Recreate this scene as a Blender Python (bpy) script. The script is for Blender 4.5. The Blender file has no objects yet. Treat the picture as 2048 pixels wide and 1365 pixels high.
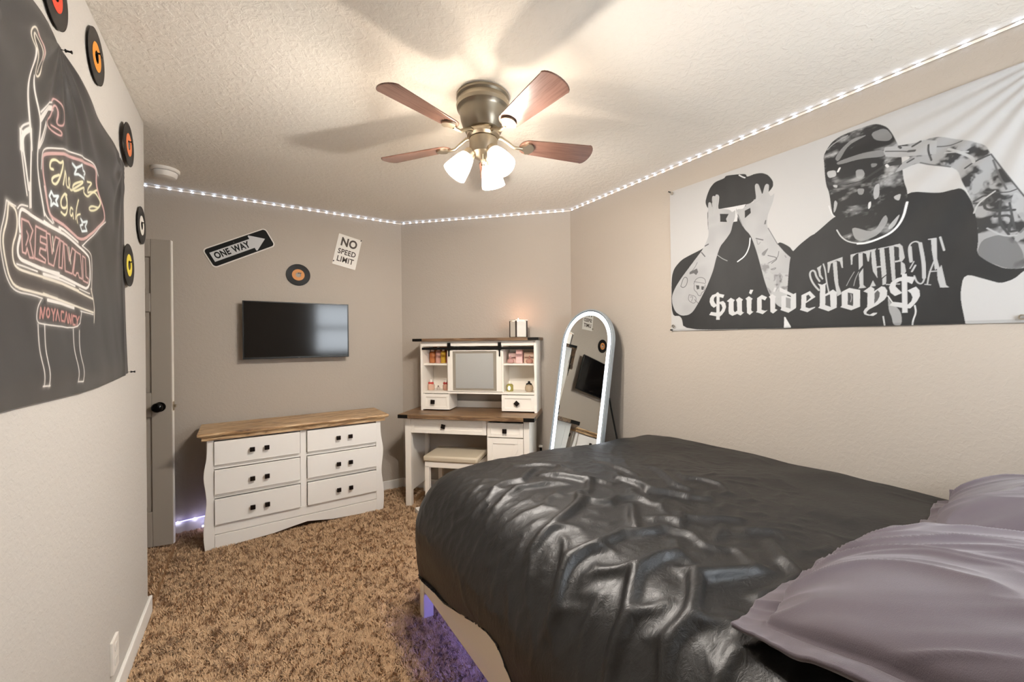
import bpy, bmesh, math, random
import numpy as np
from mathutils import Matrix, Vector
R = math.radians
rng = np.random.default_rng(7); random.seed(7)
C = bpy.context.scene.collection
SC = bpy.context.scene

# ------------------------------------------------------------------ camera
FPX = 812.5                                   # focal length in pixels of a 2048 px wide frame
PITCH, ROLL, YAW, HC = .0023, -.0113, .5746, 1.3264
XL, YE, YT, XC, XR, H = -.4284, 2.6742, 3.7039, 1.1894, 2.2874, 2.44
YB = -.5                                      # back wall
YC = YT - (XR - XC)                           # where the angled wall meets the right wall
def cam_axes():
    cy, sy = math.cos(YAW), math.sin(YAW)
    fw = np.array([sy*math.cos(PITCH), cy*math.cos(PITCH), math.sin(PITCH)])
    r = np.array([cy, -sy, 0.]); u = np.cross(r, fw)
    return fw, r*math.cos(ROLL)+u*math.sin(ROLL), -r*math.sin(ROLL)+u*math.cos(ROLL)
FW, RT, UP = cam_axes()
cd = bpy.data.cameras.new('camera'); cam = bpy.data.objects.new('camera', cd); C.objects.link(cam)
cd.sensor_width = 36; cd.lens = FPX/2048*36; cd.clip_start = .02
M = Matrix.Identity(4)
for i in range(3):
    M[i][0] = RT[i]; M[i][1] = UP[i]; M[i][2] = -FW[i]
M[2][3] = HC
cam.matrix_world = M; SC.camera = cam

# ------------------------------------------------------------------ world, daylight, exposure
SC.view_settings.view_transform = 'Standard'; SC.view_settings.look = 'None'
SC.view_settings.gamma = 1; SC.view_settings.use_curve_mapping = False
SC.view_settings.exposure = .58
w = bpy.data.worlds.new('world'); SC.world = w; w.use_nodes = True
w.node_tree.nodes['Background'].inputs[0].default_value = (.86, .93, 1.0, 1)
w.node_tree.nodes['Background'].inputs[1].default_value = 10.0
WIN = (.95, 1.95, 1.16, 2.06)                 # window x0 x1 z0 z1 in the back wall
pd = bpy.data.lights.new('window_portal', 'AREA'); pd.shape = 'RECTANGLE'
pd.size = WIN[1]-WIN[0]; pd.size_y = WIN[3]-WIN[2]; pd.cycles.is_portal = True
po = bpy.data.objects.new('window_portal', pd); C.objects.link(po)
po.location = ((WIN[0]+WIN[1])/2, YB-.14, (WIN[2]+WIN[3])/2); po.rotation_euler = (R(90), 0, 0)
po.rotation_euler = (R(90), 0, R(180))

# ------------------------------------------------------------------ materials
def lin(c):
    if isinstance(c, str):
        c = [int(c[i:i+2], 16)/255 for i in (0, 2, 4)]
        c = [x/12.92 if x <= .04045 else ((x+.055)/1.055)**2.4 for x in c]
    return (*c[:3], 1)
class NT:
    def __init__(s, name):
        s.m = bpy.data.materials.new(name); s.m.use_nodes = True
        s.t = s.m.node_tree; s.b = s.t.nodes['Principled BSDF']; s.o = s.t.nodes['Material Output']
    def n(s, ty, **k):
        nd = s.t.nodes.new(ty)
        for a, v in k.items():
            if a.startswith('i_'): nd.inputs[a[2:].replace('_', ' ')].default_value = v
            else: setattr(nd, a, v)
        return nd
    def l(s, a, b): s.t.links.new(a, b)
    def co(s, kind='Object', scale=(1, 1, 1)):
        tc = s.n('ShaderNodeTexCoord'); mp = s.n('ShaderNodeMapping'); mp.inputs['Scale'].default_value = scale
        s.l(tc.outputs[kind], mp.inputs[0]); return mp.outputs[0]
    def bump(s, h, dist=.001, strength=1, prev=None):
        b = s.n('ShaderNodeBump'); b.inputs['Distance'].default_value = dist; b.inputs['Strength'].default_value = strength
        s.l(h, b.inputs['Height'])
        if prev: s.l(prev, b.inputs['Normal'])
        s.l(b.outputs[0], s.b.inputs['Normal']); return b.outputs[0]
    def ramp(s, fac, stops):
        r = s.n('ShaderNodeValToRGB'); e = r.color_ramp.elements
        while len(e) < len(stops): e.new(.5)
        for k, (p, c) in enumerate(stops): e[k].position = p; e[k].color = lin(c)
        s.l(fac, r.inputs[0]); return r.outputs[0]
def mat(name, col, rough=.5, metal=0, spec=.5, bump=None, trans=0, ior=1.45, coat=0, emit=None, estr=0, sheen=0):
    n = NT(name); b = n.b
    b.inputs['Base Color'].default_value = lin(col); b.inputs['Roughness'].default_value = rough
    b.inputs['Metallic'].default_value = metal; b.inputs['Specular IOR Level'].default_value = spec
    b.inputs['Transmission Weight'].default_value = trans; b.inputs['IOR'].default_value = ior
    b.inputs['Coat Weight'].default_value = coat; b.inputs['Sheen Weight'].default_value = sheen
    if emit: b.inputs['Emission Color'].default_value = lin(emit); b.inputs['Emission Strength'].default_value = estr
    if bump:
        sc, d = bump; t = n.n('ShaderNodeTexNoise'); t.inputs['Scale'].default_value = sc; t.inputs['Detail'].default_value = 3
        n.l(n.co(), t.inputs['Vector']); n.bump(t.outputs[0], d)
    return n.m
def plaster(name, col, s1, d1, s2, d2, rough=.85):
    n = NT(name); n.b.inputs['Base Color'].default_value = lin(col); n.b.inputs['Roughness'].default_value = rough
    n.b.inputs['Specular IOR Level'].default_value = .3
    v = n.co()
    a = n.n('ShaderNodeTexNoise', i_Scale=s1, i_Detail=4, i_Roughness=.55, i_Distortion=.6); n.l(v, a.inputs['Vector'])
    r = n.ramp(a.outputs[0], [(.42, (0, 0, 0)), (.62, (1, 1, 1))])
    b = n.n('ShaderNodeTexNoise', i_Scale=s2, i_Detail=2); n.l(v, b.inputs['Vector'])
    p = n.bump(r, d1); n.bump(b.outputs[0], d2, prev=p)
    return n.m
def wood(name, cols, stretch=(1.2, 14, 14), dist=2.2, rough=.5, knots=.6):
    n = NT(name); v = n.co(scale=stretch)
    a = n.n('ShaderNodeTexNoise', i_Scale=2.2, i_Detail=6, i_Roughness=.62, i_Distortion=dist); n.l(v, a.inputs['Vector'])
    c = n.ramp(a.outputs[0], [(.30, cols[0]), (.46, cols[1]), (.58, cols[2]), (.74, cols[1])])
    k = n.n('ShaderNodeTexNoise', i_Scale=3.1, i_Detail=2, i_Distortion=1.0); n.l(n.co(scale=(2.4, 9, 9)), k.inputs['Vector'])
    kr = n.ramp(k.outputs[0], [(.60, (0, 0, 0)), (.70, (knots, knots, knots))])
    mx = n.n('ShaderNodeMix', data_type='RGBA'); n.l(kr, mx.inputs['Factor']); n.l(c, mx.inputs['A'])
    mx.inputs['B'].default_value = lin(cols[0]); n.l(mx.outputs['Result'], n.b.inputs['Base Color'])
    n.b.inputs['Roughness'].default_value = rough; n.bump(a.outputs[0], .0004); return n.m
def emission(name, col, s):
    n = NT(name); e = n.n('ShaderNodeEmission'); e.inputs[0].default_value = lin(col); e.inputs[1].default_value = s
    n.l(e.outputs[0], n.o.inputs[0]); return n.m

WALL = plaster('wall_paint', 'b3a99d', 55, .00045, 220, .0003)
WALLL = plaster('left_wall_pale', 'beb9b2', 55, .00045, 220, .0003)  # same finish as the other walls, in a paler, cooler tone
CEIL = plaster('ceiling_plaster', 'ece6dc', 34, .0011, 150, .0005, .9)
TRIM = mat('trim_paint', 'e9e6e0', .4)
DOORP = mat('door_paint', 'a89f93', .45)
DOORE = mat('door_edge_paint', 'f1ede4', .45)
WHITE = mat('white_lacquer', 'efebe5', .38)
VWHITE = mat('vanity_white', 'efe7db', .45, bump=(300, .0001))
RUST = wood('rustic_pine_top', ['4a3320', 'b08a60', 'd5b890'], rough=.42)
DARKW = wood('weathered_brown_top', ['3b2a1e', '6b5038', '8e7152'], rough=.45, knots=.3)
BLACKM = mat('black_metal', '191715', .4, .6)
KNOB = mat('bronze_knob', '2a2320', .35, .8)
BLK = mat('black_plastic', '0c0c0d', .35)
SCREEN = mat('screen_glass', '050506', .10, spec=.6)
NICKEL = mat('brushed_nickel', 'bdb19c', .33, 1)
DKNICK = mat('aged_nickel', 'a39a8a', .33, 1)
GLASSW = NT('window_glass')
g = GLASSW.n('ShaderNodeBsdfTransparent'); gg = GLASSW.n('ShaderNodeBsdfGlossy', i_Roughness=.02); mg = GLASSW.n('ShaderNodeMixShader')
mg.inputs[0].default_value = .06; GLASSW.l(g.outputs[0], mg.inputs[1]); GLASSW.l(gg.outputs[0], mg.inputs[2]); GLASSW.l(mg.outputs[0], GLASSW.o.inputs[0]); GLASSW = GLASSW.m
MIRROR = mat('mirror_silver', 'dfe3e4', .015, 1)
FABRIC = mat('stool_vinyl', 'c2b49d', .5, bump=(200, .0003))

# ------------------------------------------------------------------ mesh builder
class MB:
    def __init__(s): s.v = []; s.f = []
    def add(s, vs, fs):
        k = len(s.v); s.v += [tuple(map(float, p)) for p in vs]; s.f += [tuple(i+k for i in f) for f in fs]; return s
    def box(s, x0, x1, y0, y1, z0, z1, mtx=None):
        vs = [(x, y, z) for z in (z0, z1) for y in (y0, y1) for x in (x0, x1)]
        if mtx: vs = [mtx @ Vector(p) for p in vs]
        return s.add(vs, [(0, 2, 3, 1), (4, 5, 7, 6), (0, 1, 5, 4), (2, 6, 7, 3), (0, 4, 6, 2), (1, 3, 7, 5)])
    def lathe(s, prof, n=32, mtx=None, caps=True):
        vs = []; fs = []
        for r, z in prof:
            for k in range(n):
                a = 2*math.pi*k/n; vs.append((r*math.cos(a), r*math.sin(a), z))
        for j in range(len(prof)-1):
            for k in range(n):
                a, b = j*n+k, j*n+(k+1) % n; fs.append((a, b, b+n, a+n))
        if caps: fs.append(tuple(range(n))[::-1]); fs.append(tuple((len(prof)-1)*n+k for k in range(n)))
        if mtx: vs = [mtx @ Vector(p) for p in vs]
        return s.add(vs, fs)
    def tube(s, pts, r, n=8):
        pts = [Vector(p) for p in pts]; vs = []; fs = []; rr = r if isinstance(r, (list, tuple)) else [r]*len(pts)
        for i, p in enumerate(pts):
            t = (pts[min(i+1, len(pts)-1)]-pts[max(i-1, 0)]).normalized()
            a = t.orthogonal().normalized() if i == 0 else (a - t*a.dot(t)).normalized(); b = t.cross(a)
            for k in range(n):
                q = 2*math.pi*k/n; vs.append(p+(a*math.cos(q)+b*math.sin(q))*rr[i])
        for i in range(len(pts)-1):
            for k in range(n):
                a_, b_ = i*n+k, i*n+(k+1) % n; fs.append((a_, b_, b_+n, a_+n))
        fs.append(tuple(range(n))[::-1]); fs.append(tuple((len(pts)-1)*n+k for k in range(n)))
        return s.add(vs, fs)
    def prism(s, poly, y0, y1, mtx=None):          # polygon in x,z extruded along y
        n = len(poly); vs = [(x, y0, z) for x, z in poly]+[(x, y1, z) for x, z in poly]
        if mtx: vs = [mtx @ Vector(p) for p in vs]
        fs = [tuple(range(n)), tuple(range(n, 2*n))[::-1]]+[((i+1) % n, i, i+n, (i+1) % n+n) for i in range(n)]
        return s.add(vs, fs)
    def ring(s, outer, inner, y0, y1):             # band between two equal-length closed outlines in x,z
        n = len(outer); vs = [(x, y, z) for y in (y0, y1) for pl in (outer, inner) for x, z in pl]; fs = []
        for i in range(n):
            j = (i+1) % n
            fs += [(i, j, n+j, n+i), (2*n+i, 3*n+i, 3*n+j, 2*n+j), (i, 2*n+i, 2*n+j, j), (n+i, n+j, 3*n+j, 3*n+i)]
        return s.add(vs, fs)
def mesh_obj(name, vs, fs, m, parent=None, off=(0, 0, 0), bevel=0, smooth=False, subdiv=0):
    me = bpy.data.meshes.new(name); ox, oy, oz = off
    me.from_pydata([(x-ox, y-oy, z-oz) for x, y, z in vs], [], fs)
    if isinstance(m, (list, tuple)):
        for q in m: me.materials.append(q)
    else: me.materials.append(m)
    bm = bmesh.new(); bm.from_mesh(me); bmesh.ops.recalc_face_normals(bm, faces=bm.faces); bm.to_mesh(me); bm.free()
    o = bpy.data.objects.new(name, me); C.objects.link(o)
    if parent: o.parent = parent
    if bevel:
        b = o.modifiers.new('bevel', 'BEVEL'); b.width = bevel; b.segments = 2; b.limit_method = 'ANGLE'; b.angle_limit = R(40)
        b.harden_normals = False
    if subdiv:
        q = o.modifiers.new('sub', 'SUBSURF'); q.levels = subdiv; q.render_levels = subdiv
    if smooth:
        me.polygons.foreach_set('use_smooth', [True]*len(me.polygons))
        if smooth != 'all':
            a = me.attributes.get('sharp_face')
            bm = bmesh.new(); bm.from_mesh(me)
            for e in bm.edges: e.smooth = not (len(e.link_faces) == 2 and e.calc_face_angle(0) > R(smooth if smooth is not True else 35))
            bm.to_mesh(me); bm.free()
    return o
def tag(o, label=None, cat=None, group=None, kind=None):
    for k, v in (('label', label), ('category', cat), ('group', group), ('kind', kind)):
        if v: o[k] = v
    return o
# frames: local x = viewer's right when facing the wall, local y = into the wall, z up
def frame(x, y, rot): return Matrix.Translation((x, y, 0)) @ Matrix.Rotation(rot, 4, 'Z')
WORLD = Matrix.Identity(4)
F_FAR = frame(0, YT, 0); F_ANG = frame(XC, YT, R(-45)); F_RIGHT = frame(XR, 0, R(-90)); F_LEFT = frame(XL, 0, R(90))
class Thing:
    """an empty at the base of the thing; parts are given in the coordinates of the frame"""
    def __init__(s, name, label, cat, origin=(0, 0, 0), fr=WORLD, group=None, kind=None):
        s.o = bpy.data.objects.new(name, None); C.objects.link(s.o); s.o.empty_display_size = .05
        s.off = origin; s.o.matrix_world = fr @ Matrix.Translation(origin)
        tag(s.o, label, cat, group, kind)
    def part(s, name, mb, m, parent=None, **k):
        lb = k.pop('label', None)
        o = mesh_obj(name, mb.v, mb.f, m, parent or s.o, off=s.off, **k)
        if lb: o['label'] = lb
        return o
def single(name, mb, m, label, cat, origin=(0, 0, 0), fr=WORLD, group=None, kind=None, **k):
    o = mesh_obj(name, mb.v, mb.f, m, None, off=origin, **k); o.matrix_world = fr @ Matrix.Translation(origin)
    return tag(o, label, cat, group, kind)
def struct(name, mb, m, label=None, cat=None, **k):
    o = mesh_obj(name, mb.v, mb.f, m, None, **k); return tag(o, label, cat, kind='structure')
def text_part(s, size, m, parent, loc, rotz=0, fr_tilt=0, name='lettering', bold=0, sx=1, depth=.0004):
    cu = bpy.data.curves.new('t', 'FONT'); cu.body = s; cu.size = size; cu.align_x = 'CENTER'; cu.align_y = 'CENTER'
    cu.extrude = depth; cu.offset = bold; cu.resolution_u = 4; cu.space_word = 1.35; cu.space_character = 1.06
    to = bpy.data.objects.new('t', cu); C.objects.link(to); bpy.context.view_layer.update()
    me = bpy.data.meshes.new_from_object(to.evaluated_get(bpy.context.evaluated_depsgraph_get())); bpy.data.objects.remove(to)
    me.transform(Matrix.Translation(loc) @ Matrix.Rotation(fr_tilt, 4, 'Y') @ Matrix.Rotation(R(90), 4, 'X') @ Matrix.Diagonal((sx, 1, 1, 1)))
    me.name = name; me.materials.clear(); me.materials.append(m)
    o = bpy.data.objects.new(name, me); C.objects.link(o); o.parent = parent; return o

# numpy value noise
_lat = rng.random((256, 256))
def vnoise(x, y, seed=0):
    x = np.asarray(x, float)+seed*17.3; y = np.asarray(y, float)+seed*9.1
    xi = np.floor(x).astype(int); yi = np.floor(y).astype(int); fx = x-xi; fy = y-yi
    fx = fx*fx*fx*(fx*(fx*6-15)+10); fy = fy*fy*fy*(fy*(fy*6-15)+10)
    g = lambda i, j: _lat[i % 256, j % 256]
    return (g(xi, yi)*(1-fx)+g(xi+1, yi)*fx)*(1-fy)+(g(xi, yi+1)*(1-fx)+g(xi+1, yi+1)*fx)*fy
def fbm(x, y, o=4, seed=0):
    s = 0; a = .5
    for k in range(o): s = s+a*vnoise(x*2**k, y*2**k, seed+k); a *= .5
    return s
def grid_mesh(name, P, m, closed_u=False):
    """P: (n, m, 3) array of points -> mesh"""
    a, b = P.shape[:2]; me = bpy.data.meshes.new(name)
    idx = np.arange(a*b).reshape(a, b)
    q = np.stack([idx[:-1, :-1], idx[1:, :-1], idx[1:, 1:], idx[:-1, 1:]], -1).reshape(-1, 4)
    me.vertices.add(a*b); me.vertices.foreach_set('co', P.reshape(-1))
    me.loops.add(q.size); me.loops.foreach_set('vertex_index', q.reshape(-1).astype(np.int32))
    me.polygons.add(len(q)); me.polygons.foreach_set('loop_start', np.arange(0, q.size, 4, dtype=np.int32))
    me.update(calc_edges=True); me.polygons.foreach_set('use_smooth', np.ones(len(q), bool))
    me.materials.append(m); return me

# ================================================================== the room
HX = -1.20                                     # wall with the doorway, in the recess behind the left wall
def carpet_mat():
    n = NT('carpet_backing'); n.b.inputs['Base Color'].default_value = lin('94714e'); n.b.inputs['Roughness'].default_value = .95
    return n.m
struct('floor', MB().box(-2.6, XR+.12, YB-.12, YT+.12, -.06, 0), carpet_mat())
struct('ceiling', MB().box(-2.6, XR+.12, YB-.12, YT+.12, H, H+.08), CEIL)
struct('wall_left', MB().box(XL-.12, XL, YB, YE, 0, H), WALLL, bevel=.012)
struct('wall_far', MB().box(-2.6, XC+.05, YT, YT+.12, 0, H), WALL)
c = .12/math.sqrt(2)
struct('wall_corner', MB().add([(XC, YT, 0), (XR, YC, 0), (XR+c, YC+c, 0), (XC+c, YT+c, 0), (XC, YT, H), (XR, YC, H), (XR+c, YC+c, H), (XC+c, YT+c, H)],
       [(0, 3, 2, 1), (4, 5, 6, 7), (0, 1, 5, 4), (1, 2, 6, 5), (2, 3, 7, 6), (3, 0, 4, 7)]), WALL)
struct('wall_right', MB().box(XR, XR+.12, YB, YC+.04, 0, H), WALL)
b = MB(); x0, x1, z0, z1 = WIN
b.box(XL-.12, x0, YB-.12, YB, 0, H).box(x1, XR+.12, YB-.12, YB, 0, H).box(x0, x1, YB-.12, YB, 0, z0).box(x0, x1, YB-.12, YB, z1, H)
struct('wall_back', b, WALL)
D0, D1, DZ = 2.83, 3.615, 2.05                 # doorway in the recess wall
b = MB().box(HX-.12, HX, YE-.12, D0, 0, H).box(HX-.12, HX, D1, YT, 0, H).box(HX-.12, HX, D0, D1, DZ, H)
struct('wall_recess', b, WALL)
struct('wall_recess_return', MB().box(HX-.12, XL-.12, YE-.12, YE, 0, H), WALL)
struct('wall_hall', MB().box(-2.5, -2.4, YE-.6, YT, 0, H).box(-2.5, HX-.12, YE-.6, YE-.5, 0, H), WALL)
b = MB().box(HX-.005, HX+.018, D0-.06, D0, 0, DZ+.06).box(HX-.005, HX+.018, D1, D1+.06, 0, DZ+.06).box(HX-.005, HX+.018, D0, D1, DZ, DZ+.06)
b.box(HX-.12, HX-.004, D0, D0+.018, 0, DZ).box(HX-.12, HX-.004, D1-.018, D1, 0, DZ).box(HX-.12, HX-.004, D0+.018, D1-.018, DZ-.018, DZ)
struct('trim_1', b, TRIM, bevel=.003)
BH, BT = .085, .014
struct('baseboard_left', MB().box(XL, XL+BT, YB, YE+BT, 0, BH).box(XL-.12, XL, YE, YE+BT, 0, BH), TRIM, bevel=.004)
struct('baseboard_far', MB().box(HX+.02, XC-.003, YT-BT, YT, 0, BH), TRIM, bevel=.004)
o = struct('baseboard_corner', MB().box(.004, math.sqrt(2)*(XR-XC)-.004, -BT, 0, 0, BH), TRIM, bevel=.004); o.matrix_world = F_ANG
struct('baseboard_right', MB().box(XR-BT, XR, YB, YC-.004, 0, BH), TRIM, bevel=.004)
struct('baseboard_back', MB().box(XL+BT, XR-BT, YB, YB+BT, 0, BH), TRIM, bevel=.004)
struct('baseboard_recess', MB().box(HX, HX+BT, YE, D0-.062, 0, BH).box(HX+BT, XL-.12, YE, YE+BT, 0, BH), TRIM, bevel=.004)
# window in the back wall
wn = struct('window_1', MB().box(x0, x1, YB-.08, YB-.02, z0, z0+.045).box(x0, x1, YB-.08, YB-.02, z1-.045, z1).box(x0, x0+.045, YB-.08, YB-.02, z0+.045, z1-.045)
            .box(x1-.045, x1, YB-.08, YB-.02, z0+.045, z1-.045).box(x0+.045, x1-.045, YB-.075, YB-.03, (z0+z1)/2-.03, (z0+z1)/2+.03), TRIM, bevel=.003)
mesh_obj('glass', *(lambda q: (q.v, q.f))(MB().box(x0+.04, x1-.04, YB-.056, YB-.052, z0+.04, z1-.04)), GLASSW, wn)
mesh_obj('window_sill', *(lambda q: (q.v, q.f))(MB().box(x0-.05, x1+.05, YB-.02, YB+.06, z0-.025, z0)), TRIM, wn, bevel=.004)
mesh_obj('casing', *(lambda q: (q.v, q.f))(MB().box(x0-.06, x0, YB-.002, YB+.016, z0, z1+.06).box(x1, x1+.06, YB-.002, YB+.016, z0, z1+.06).box(x0, x1, YB-.002, YB+.016, z1, z1+.06)), TRIM, wn, bevel=.003)

# the open door, leaning back towards the far wall
da = math.atan2(3.49-3.63, .747)
F_DOOR = frame(-1.175, 3.63, da)
DW, DT = .757, .035
b = MB(); st = .11
b.box(0, st, 0, DT, .012, 2.03).box(DW-st, DW, 0, DT, .012, 2.03)
rails = [(.012, .24), (.86, 1.02), (1.55, 1.67), (1.91, 2.03)]
for a_, b_ in rails: b.box(st, DW-st, 0, DT, a_, b_)
b.box(DW/2-.05, DW/2+.05, 0, DT, .24, .86).box(DW/2-.05, DW/2+.05, 0, DT, 1.02, 1.55).box(DW/2-.05, DW/2+.05, 0, DT, 1.67, 1.91)
for xa, xb in ((st, DW/2-.05), (DW/2+.05, DW-st)):
    for a_, b_ in ((.24, .86), (1.02, 1.55), (1.67, 1.91)):
        b.box(xa, xb, .012, DT-.012, a_, b_)
        b.box(xa+.03, xb-.03, .005, DT-.005, a_+.03, b_-.03)
door = struct('door_1', b, DOORP, bevel=.004); door.matrix_world = F_DOOR
def dpart(name, mb, m, **k): return mesh_obj(name, mb.v, mb.f, m, door, **k)
dpart('door_edge', MB().box(DW, DW+.001, .002, DT-.002, .014, 2.028), DOORE)
kz = .925; kx = DW-.065
kb = dpart('door_knob', MB().lathe([(.032, 0), (.032, .006), (.012, .011), (.012, .024), (.022, .028), (.030, .038), (.031, .047), (.026, .056), (.013, .061), (.001, .062)], 28,
      Matrix.Translation((kx, 0, kz)) @ Matrix.Rotation(R(90), 4, 'X')), mat('black_knob', '0e0d0d', .18, .4), smooth=40)
dpart('latch', MB().box(DW-.001, DW+.004, .004, DT-.004, kz-.03, kz+.03).box(DW+.004, DW+.016, .011, DT-.011, kz-.009, kz+.009), NICKEL, bevel=.001)
for z in (.22, 1.02, 1.82): dpart('hinge', MB().lathe([(.007, z), (.007, z+.09)], 12, Matrix.Translation((-.006, .0, 0))).box(-.004, .03, -.001, .0005, z, z+.09), NICKEL)

# ------------------------------------------------------------------ carpet pile
F_DR = frame(-.243, 3.272, R(1.23))
FEET = [(F_DR, -.02, 1.15, .02, .36), (F_DR, -.02, .05, -.01, .36), (F_DR, 1.08, 1.15, -.01, .36), (F_ANG, .225, .28, -.415, -.03), (F_ANG, .91, 1.255, -.415, -.03)]
FEET += [(F_ANG, a, a+.036, -o-.036, -o) for a in (.445, .832) for o in (.215, .482)]+[(WORLD, .687, .741, 1.863, 1.917), (WORLD, 2.17, 2.23, 1.86, 1.92), (WORLD, 1.078, 1.125, 2.985, 3.09), (WORLD, 1.88, 2.0, 1.97, 2.54)]
def carpet():
    def spots(n, x0, x1, y0, y1): return np.stack([rng.uniform(x0, x1, n), rng.uniform(y0, y1, n)], 1)
    near = spots(150000, XL+.016, .95, .95, 2.4); mid = spots(120000, XL+.016, 1.9, 2.4, YT-.016)
    rest = spots(16000, XL+.016, .95, YB+.02, .95); rec = spots(14000, HX+.1, XL, YE+.02, YT-.016)
    P = np.concatenate([near, mid, rest, rec])
    P = P[(P[:, 0]+P[:, 1] < XC+YT-.03)]
    def outside(p, fr, x0, x1, y0, y1):          # keep the pile clear of what stands on the floor
        q = np.c_[p, np.zeros(len(p)), np.ones(len(p))] @ np.array(fr.inverted()).T
        return ~((q[:, 0] > x0) & (q[:, 0] < x1) & (q[:, 1] > y0) & (q[:, 1] < y1))
    for a in FEET: P = P[outside(P, *a)]
    n = len(P); x, y = P[:, 0], P[:, 1]
    ang = 2*math.pi*fbm(x*26, y*26, 2, 3)*2.5 + rng.normal(0, 1.1, n)
    clump = vnoise(x*48, y*48, 9)
    lean = .35+.35*vnoise(x*60, y*60, 5)+rng.uniform(0, .3, n)
    ht = (.013+.004*clump)*rng.uniform(.75, 1.15, n); wd = rng.uniform(.0013, .0024, n)
    dx, dy = np.cos(ang), np.sin(ang); px, py = -dy*wd, dx*wd
    t = ht*lean
    V = np.empty((n, 5, 3)); z = ht
    V[:, 0] = np.stack([x-px, y-py, 0*x], 1); V[:, 1] = np.stack([x+px, y+py, 0*x], 1)
    V[:, 2] = np.stack([x+dx*t*.35-px*.9, y+dy*t*.35-py*.9, z*.65], 1); V[:, 3] = np.stack([x+dx*t*.35+px*.9, y+dy*t*.35+py*.9, z*.65], 1)
    V[:, 4] = np.stack([x+dx*t, y+dy*t, z], 1)
    me = bpy.data.meshes.new('carpet_pile'); me.vertices.add(n*5); me.vertices.foreach_set('co', V.reshape(-1))
    base = (np.arange(n)*5)[:, None]; F = np.concatenate([base+[0, 1, 3, 2]], 1); T = base+[2, 3, 4]
    loops = np.concatenate([F.reshape(-1), T.reshape(-1)]); ls = np.concatenate([np.arange(n)*4, n*4+np.arange(n)*3])
    me.loops.add(len(loops)); me.loops.foreach_set('vertex_index', loops.astype(np.int32))
    me.polygons.add(2*n); me.polygons.foreach_set('loop_start', ls.astype(np.int32)); me.update(calc_edges=True)
    col = np.ones((n, 5, 4)); shade = rng.uniform(0, 1, n); c0 = np.array(lin('a5815e')[:3]); c1 = np.array(lin('e0c19c')[:3])
    k = np.clip(.15+.7*shade*.6+.30*vnoise(x*60, y*60, 21), 0, 1)[:, None, None]
    col[:, :, :3] = c0*(1-k)+c1*k
    a = me.color_attributes.new('fibre', 'FLOAT_COLOR', 'POINT'); a.data.foreach_set('color', col.reshape(-1))
    nt = NT('carpet_fibre'); at = nt.n('ShaderNodeVertexColor', layer_name='fibre'); nt.l(at.outputs[0], nt.b.inputs['Base Color'])
    nt.b.inputs['Roughness'].default_value = .8; nt.b.inputs['Specular IOR Level'].default_value = .25; nt.b.inputs['Sheen Weight'].default_value = .2
    me.materials.append(nt.m); o = bpy.data.objects.new('carpet_pile', me); C.objects.link(o)
    tag(o, 'brown shag carpet pile covering the bedroom floor', 'carpet', kind='stuff')
carpet()
# ================================================================== lamps and light strips
FX, FY = .90, 1.61
nt = NT('frosted_lit_glass'); tr = nt.n('ShaderNodeBsdfTransparent'); em = nt.n('ShaderNodeEmission'); tl = nt.n('ShaderNodeBsdfTranslucent')
tr.inputs[0].default_value = (.60, .57, .53, 1); em.inputs[0].default_value = lin((1, .93, .82)); em.inputs[1].default_value = 1.5
m1 = nt.n('ShaderNodeMixShader'); m1.inputs[0].default_value = .45; a1 = nt.n('ShaderNodeAddShader')
nt.l(tr.outputs[0], m1.inputs[1]); nt.l(tl.outputs[0], m1.inputs[2]); nt.l(m1.outputs[0], a1.inputs[0]); nt.l(em.outputs[0], a1.inputs[1]); nt.l(a1.outputs[0], nt.o.inputs[0])
FROST = nt.m
fan = Thing('ceiling_fan', 'five-blade flush ceiling fan in brushed metal with three lit bell shades', 'ceiling fan', (FX, FY, H))
T0 = Matrix.Translation((FX, FY, 0))
fan.part('housing', MB().lathe([(.112, H), (.118, H-.004), (.120, H-.016), (.114, H-.024), (.117, H-.032), (.121, H-.046), (.118, H-.060), (.110, H-.070), (.106, H-.078), (.101, H-.110),
   (.093, H-.135), (.086, H-.150), (.082, H-.158)], 48, T0), DKNICK, smooth=25)
fan.part('motor_flange', MB().lathe([(.070, H-.158), (.074, H-.168), (.074, H-.182), (.064, H-.192)], 40, T0), NICKEL, smooth=25)
fan.part('switch_housing', MB().lathe([(.060, H-.192), (.064, H-.198), (.064, H-.245), (.058, H-.262), (.040, H-.275), (.014, H-.288), (.012, H-.30), (.001, H-.302)], 40, T0), NICKEL, smooth=25)
BLADE = NT('cherry_blade'); v = BLADE.co(scale=(1.5, 22, 22)); q = BLADE.n('ShaderNodeTexNoise', i_Scale=3, i_Detail=5, i_Roughness=.6); BLADE.l(v, q.inputs['Vector'])
BLADE.l(BLADE.ramp(q.outputs[0], [(.3, '5e4238'), (.55, '7c5c50'), (.75, '6c4d42')]), BLADE.b.inputs['Base Color']); BLADE.b.inputs['Roughness'].default_value = .27
BLADE.b.inputs['Coat Weight'].default_value = .3; BLADE.b.inputs['Coat Roughness'].default_value = .2; BLADE = BLADE.m
out = []
for t in np.linspace(-90, 90, 13): out.append((.215+.045*(1-math.cos(R(t)))*0-.045*math.cos(R(t)), .046*math.sin(R(t))))
out += [(.40, .058), (.495, .063)]
for t in np.linspace(80, -80, 11): out.append((.500+.034*math.cos(R(t)), .066*math.sin(R(t))))
out += [(.495, -.063), (.40, -.058)]
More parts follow.
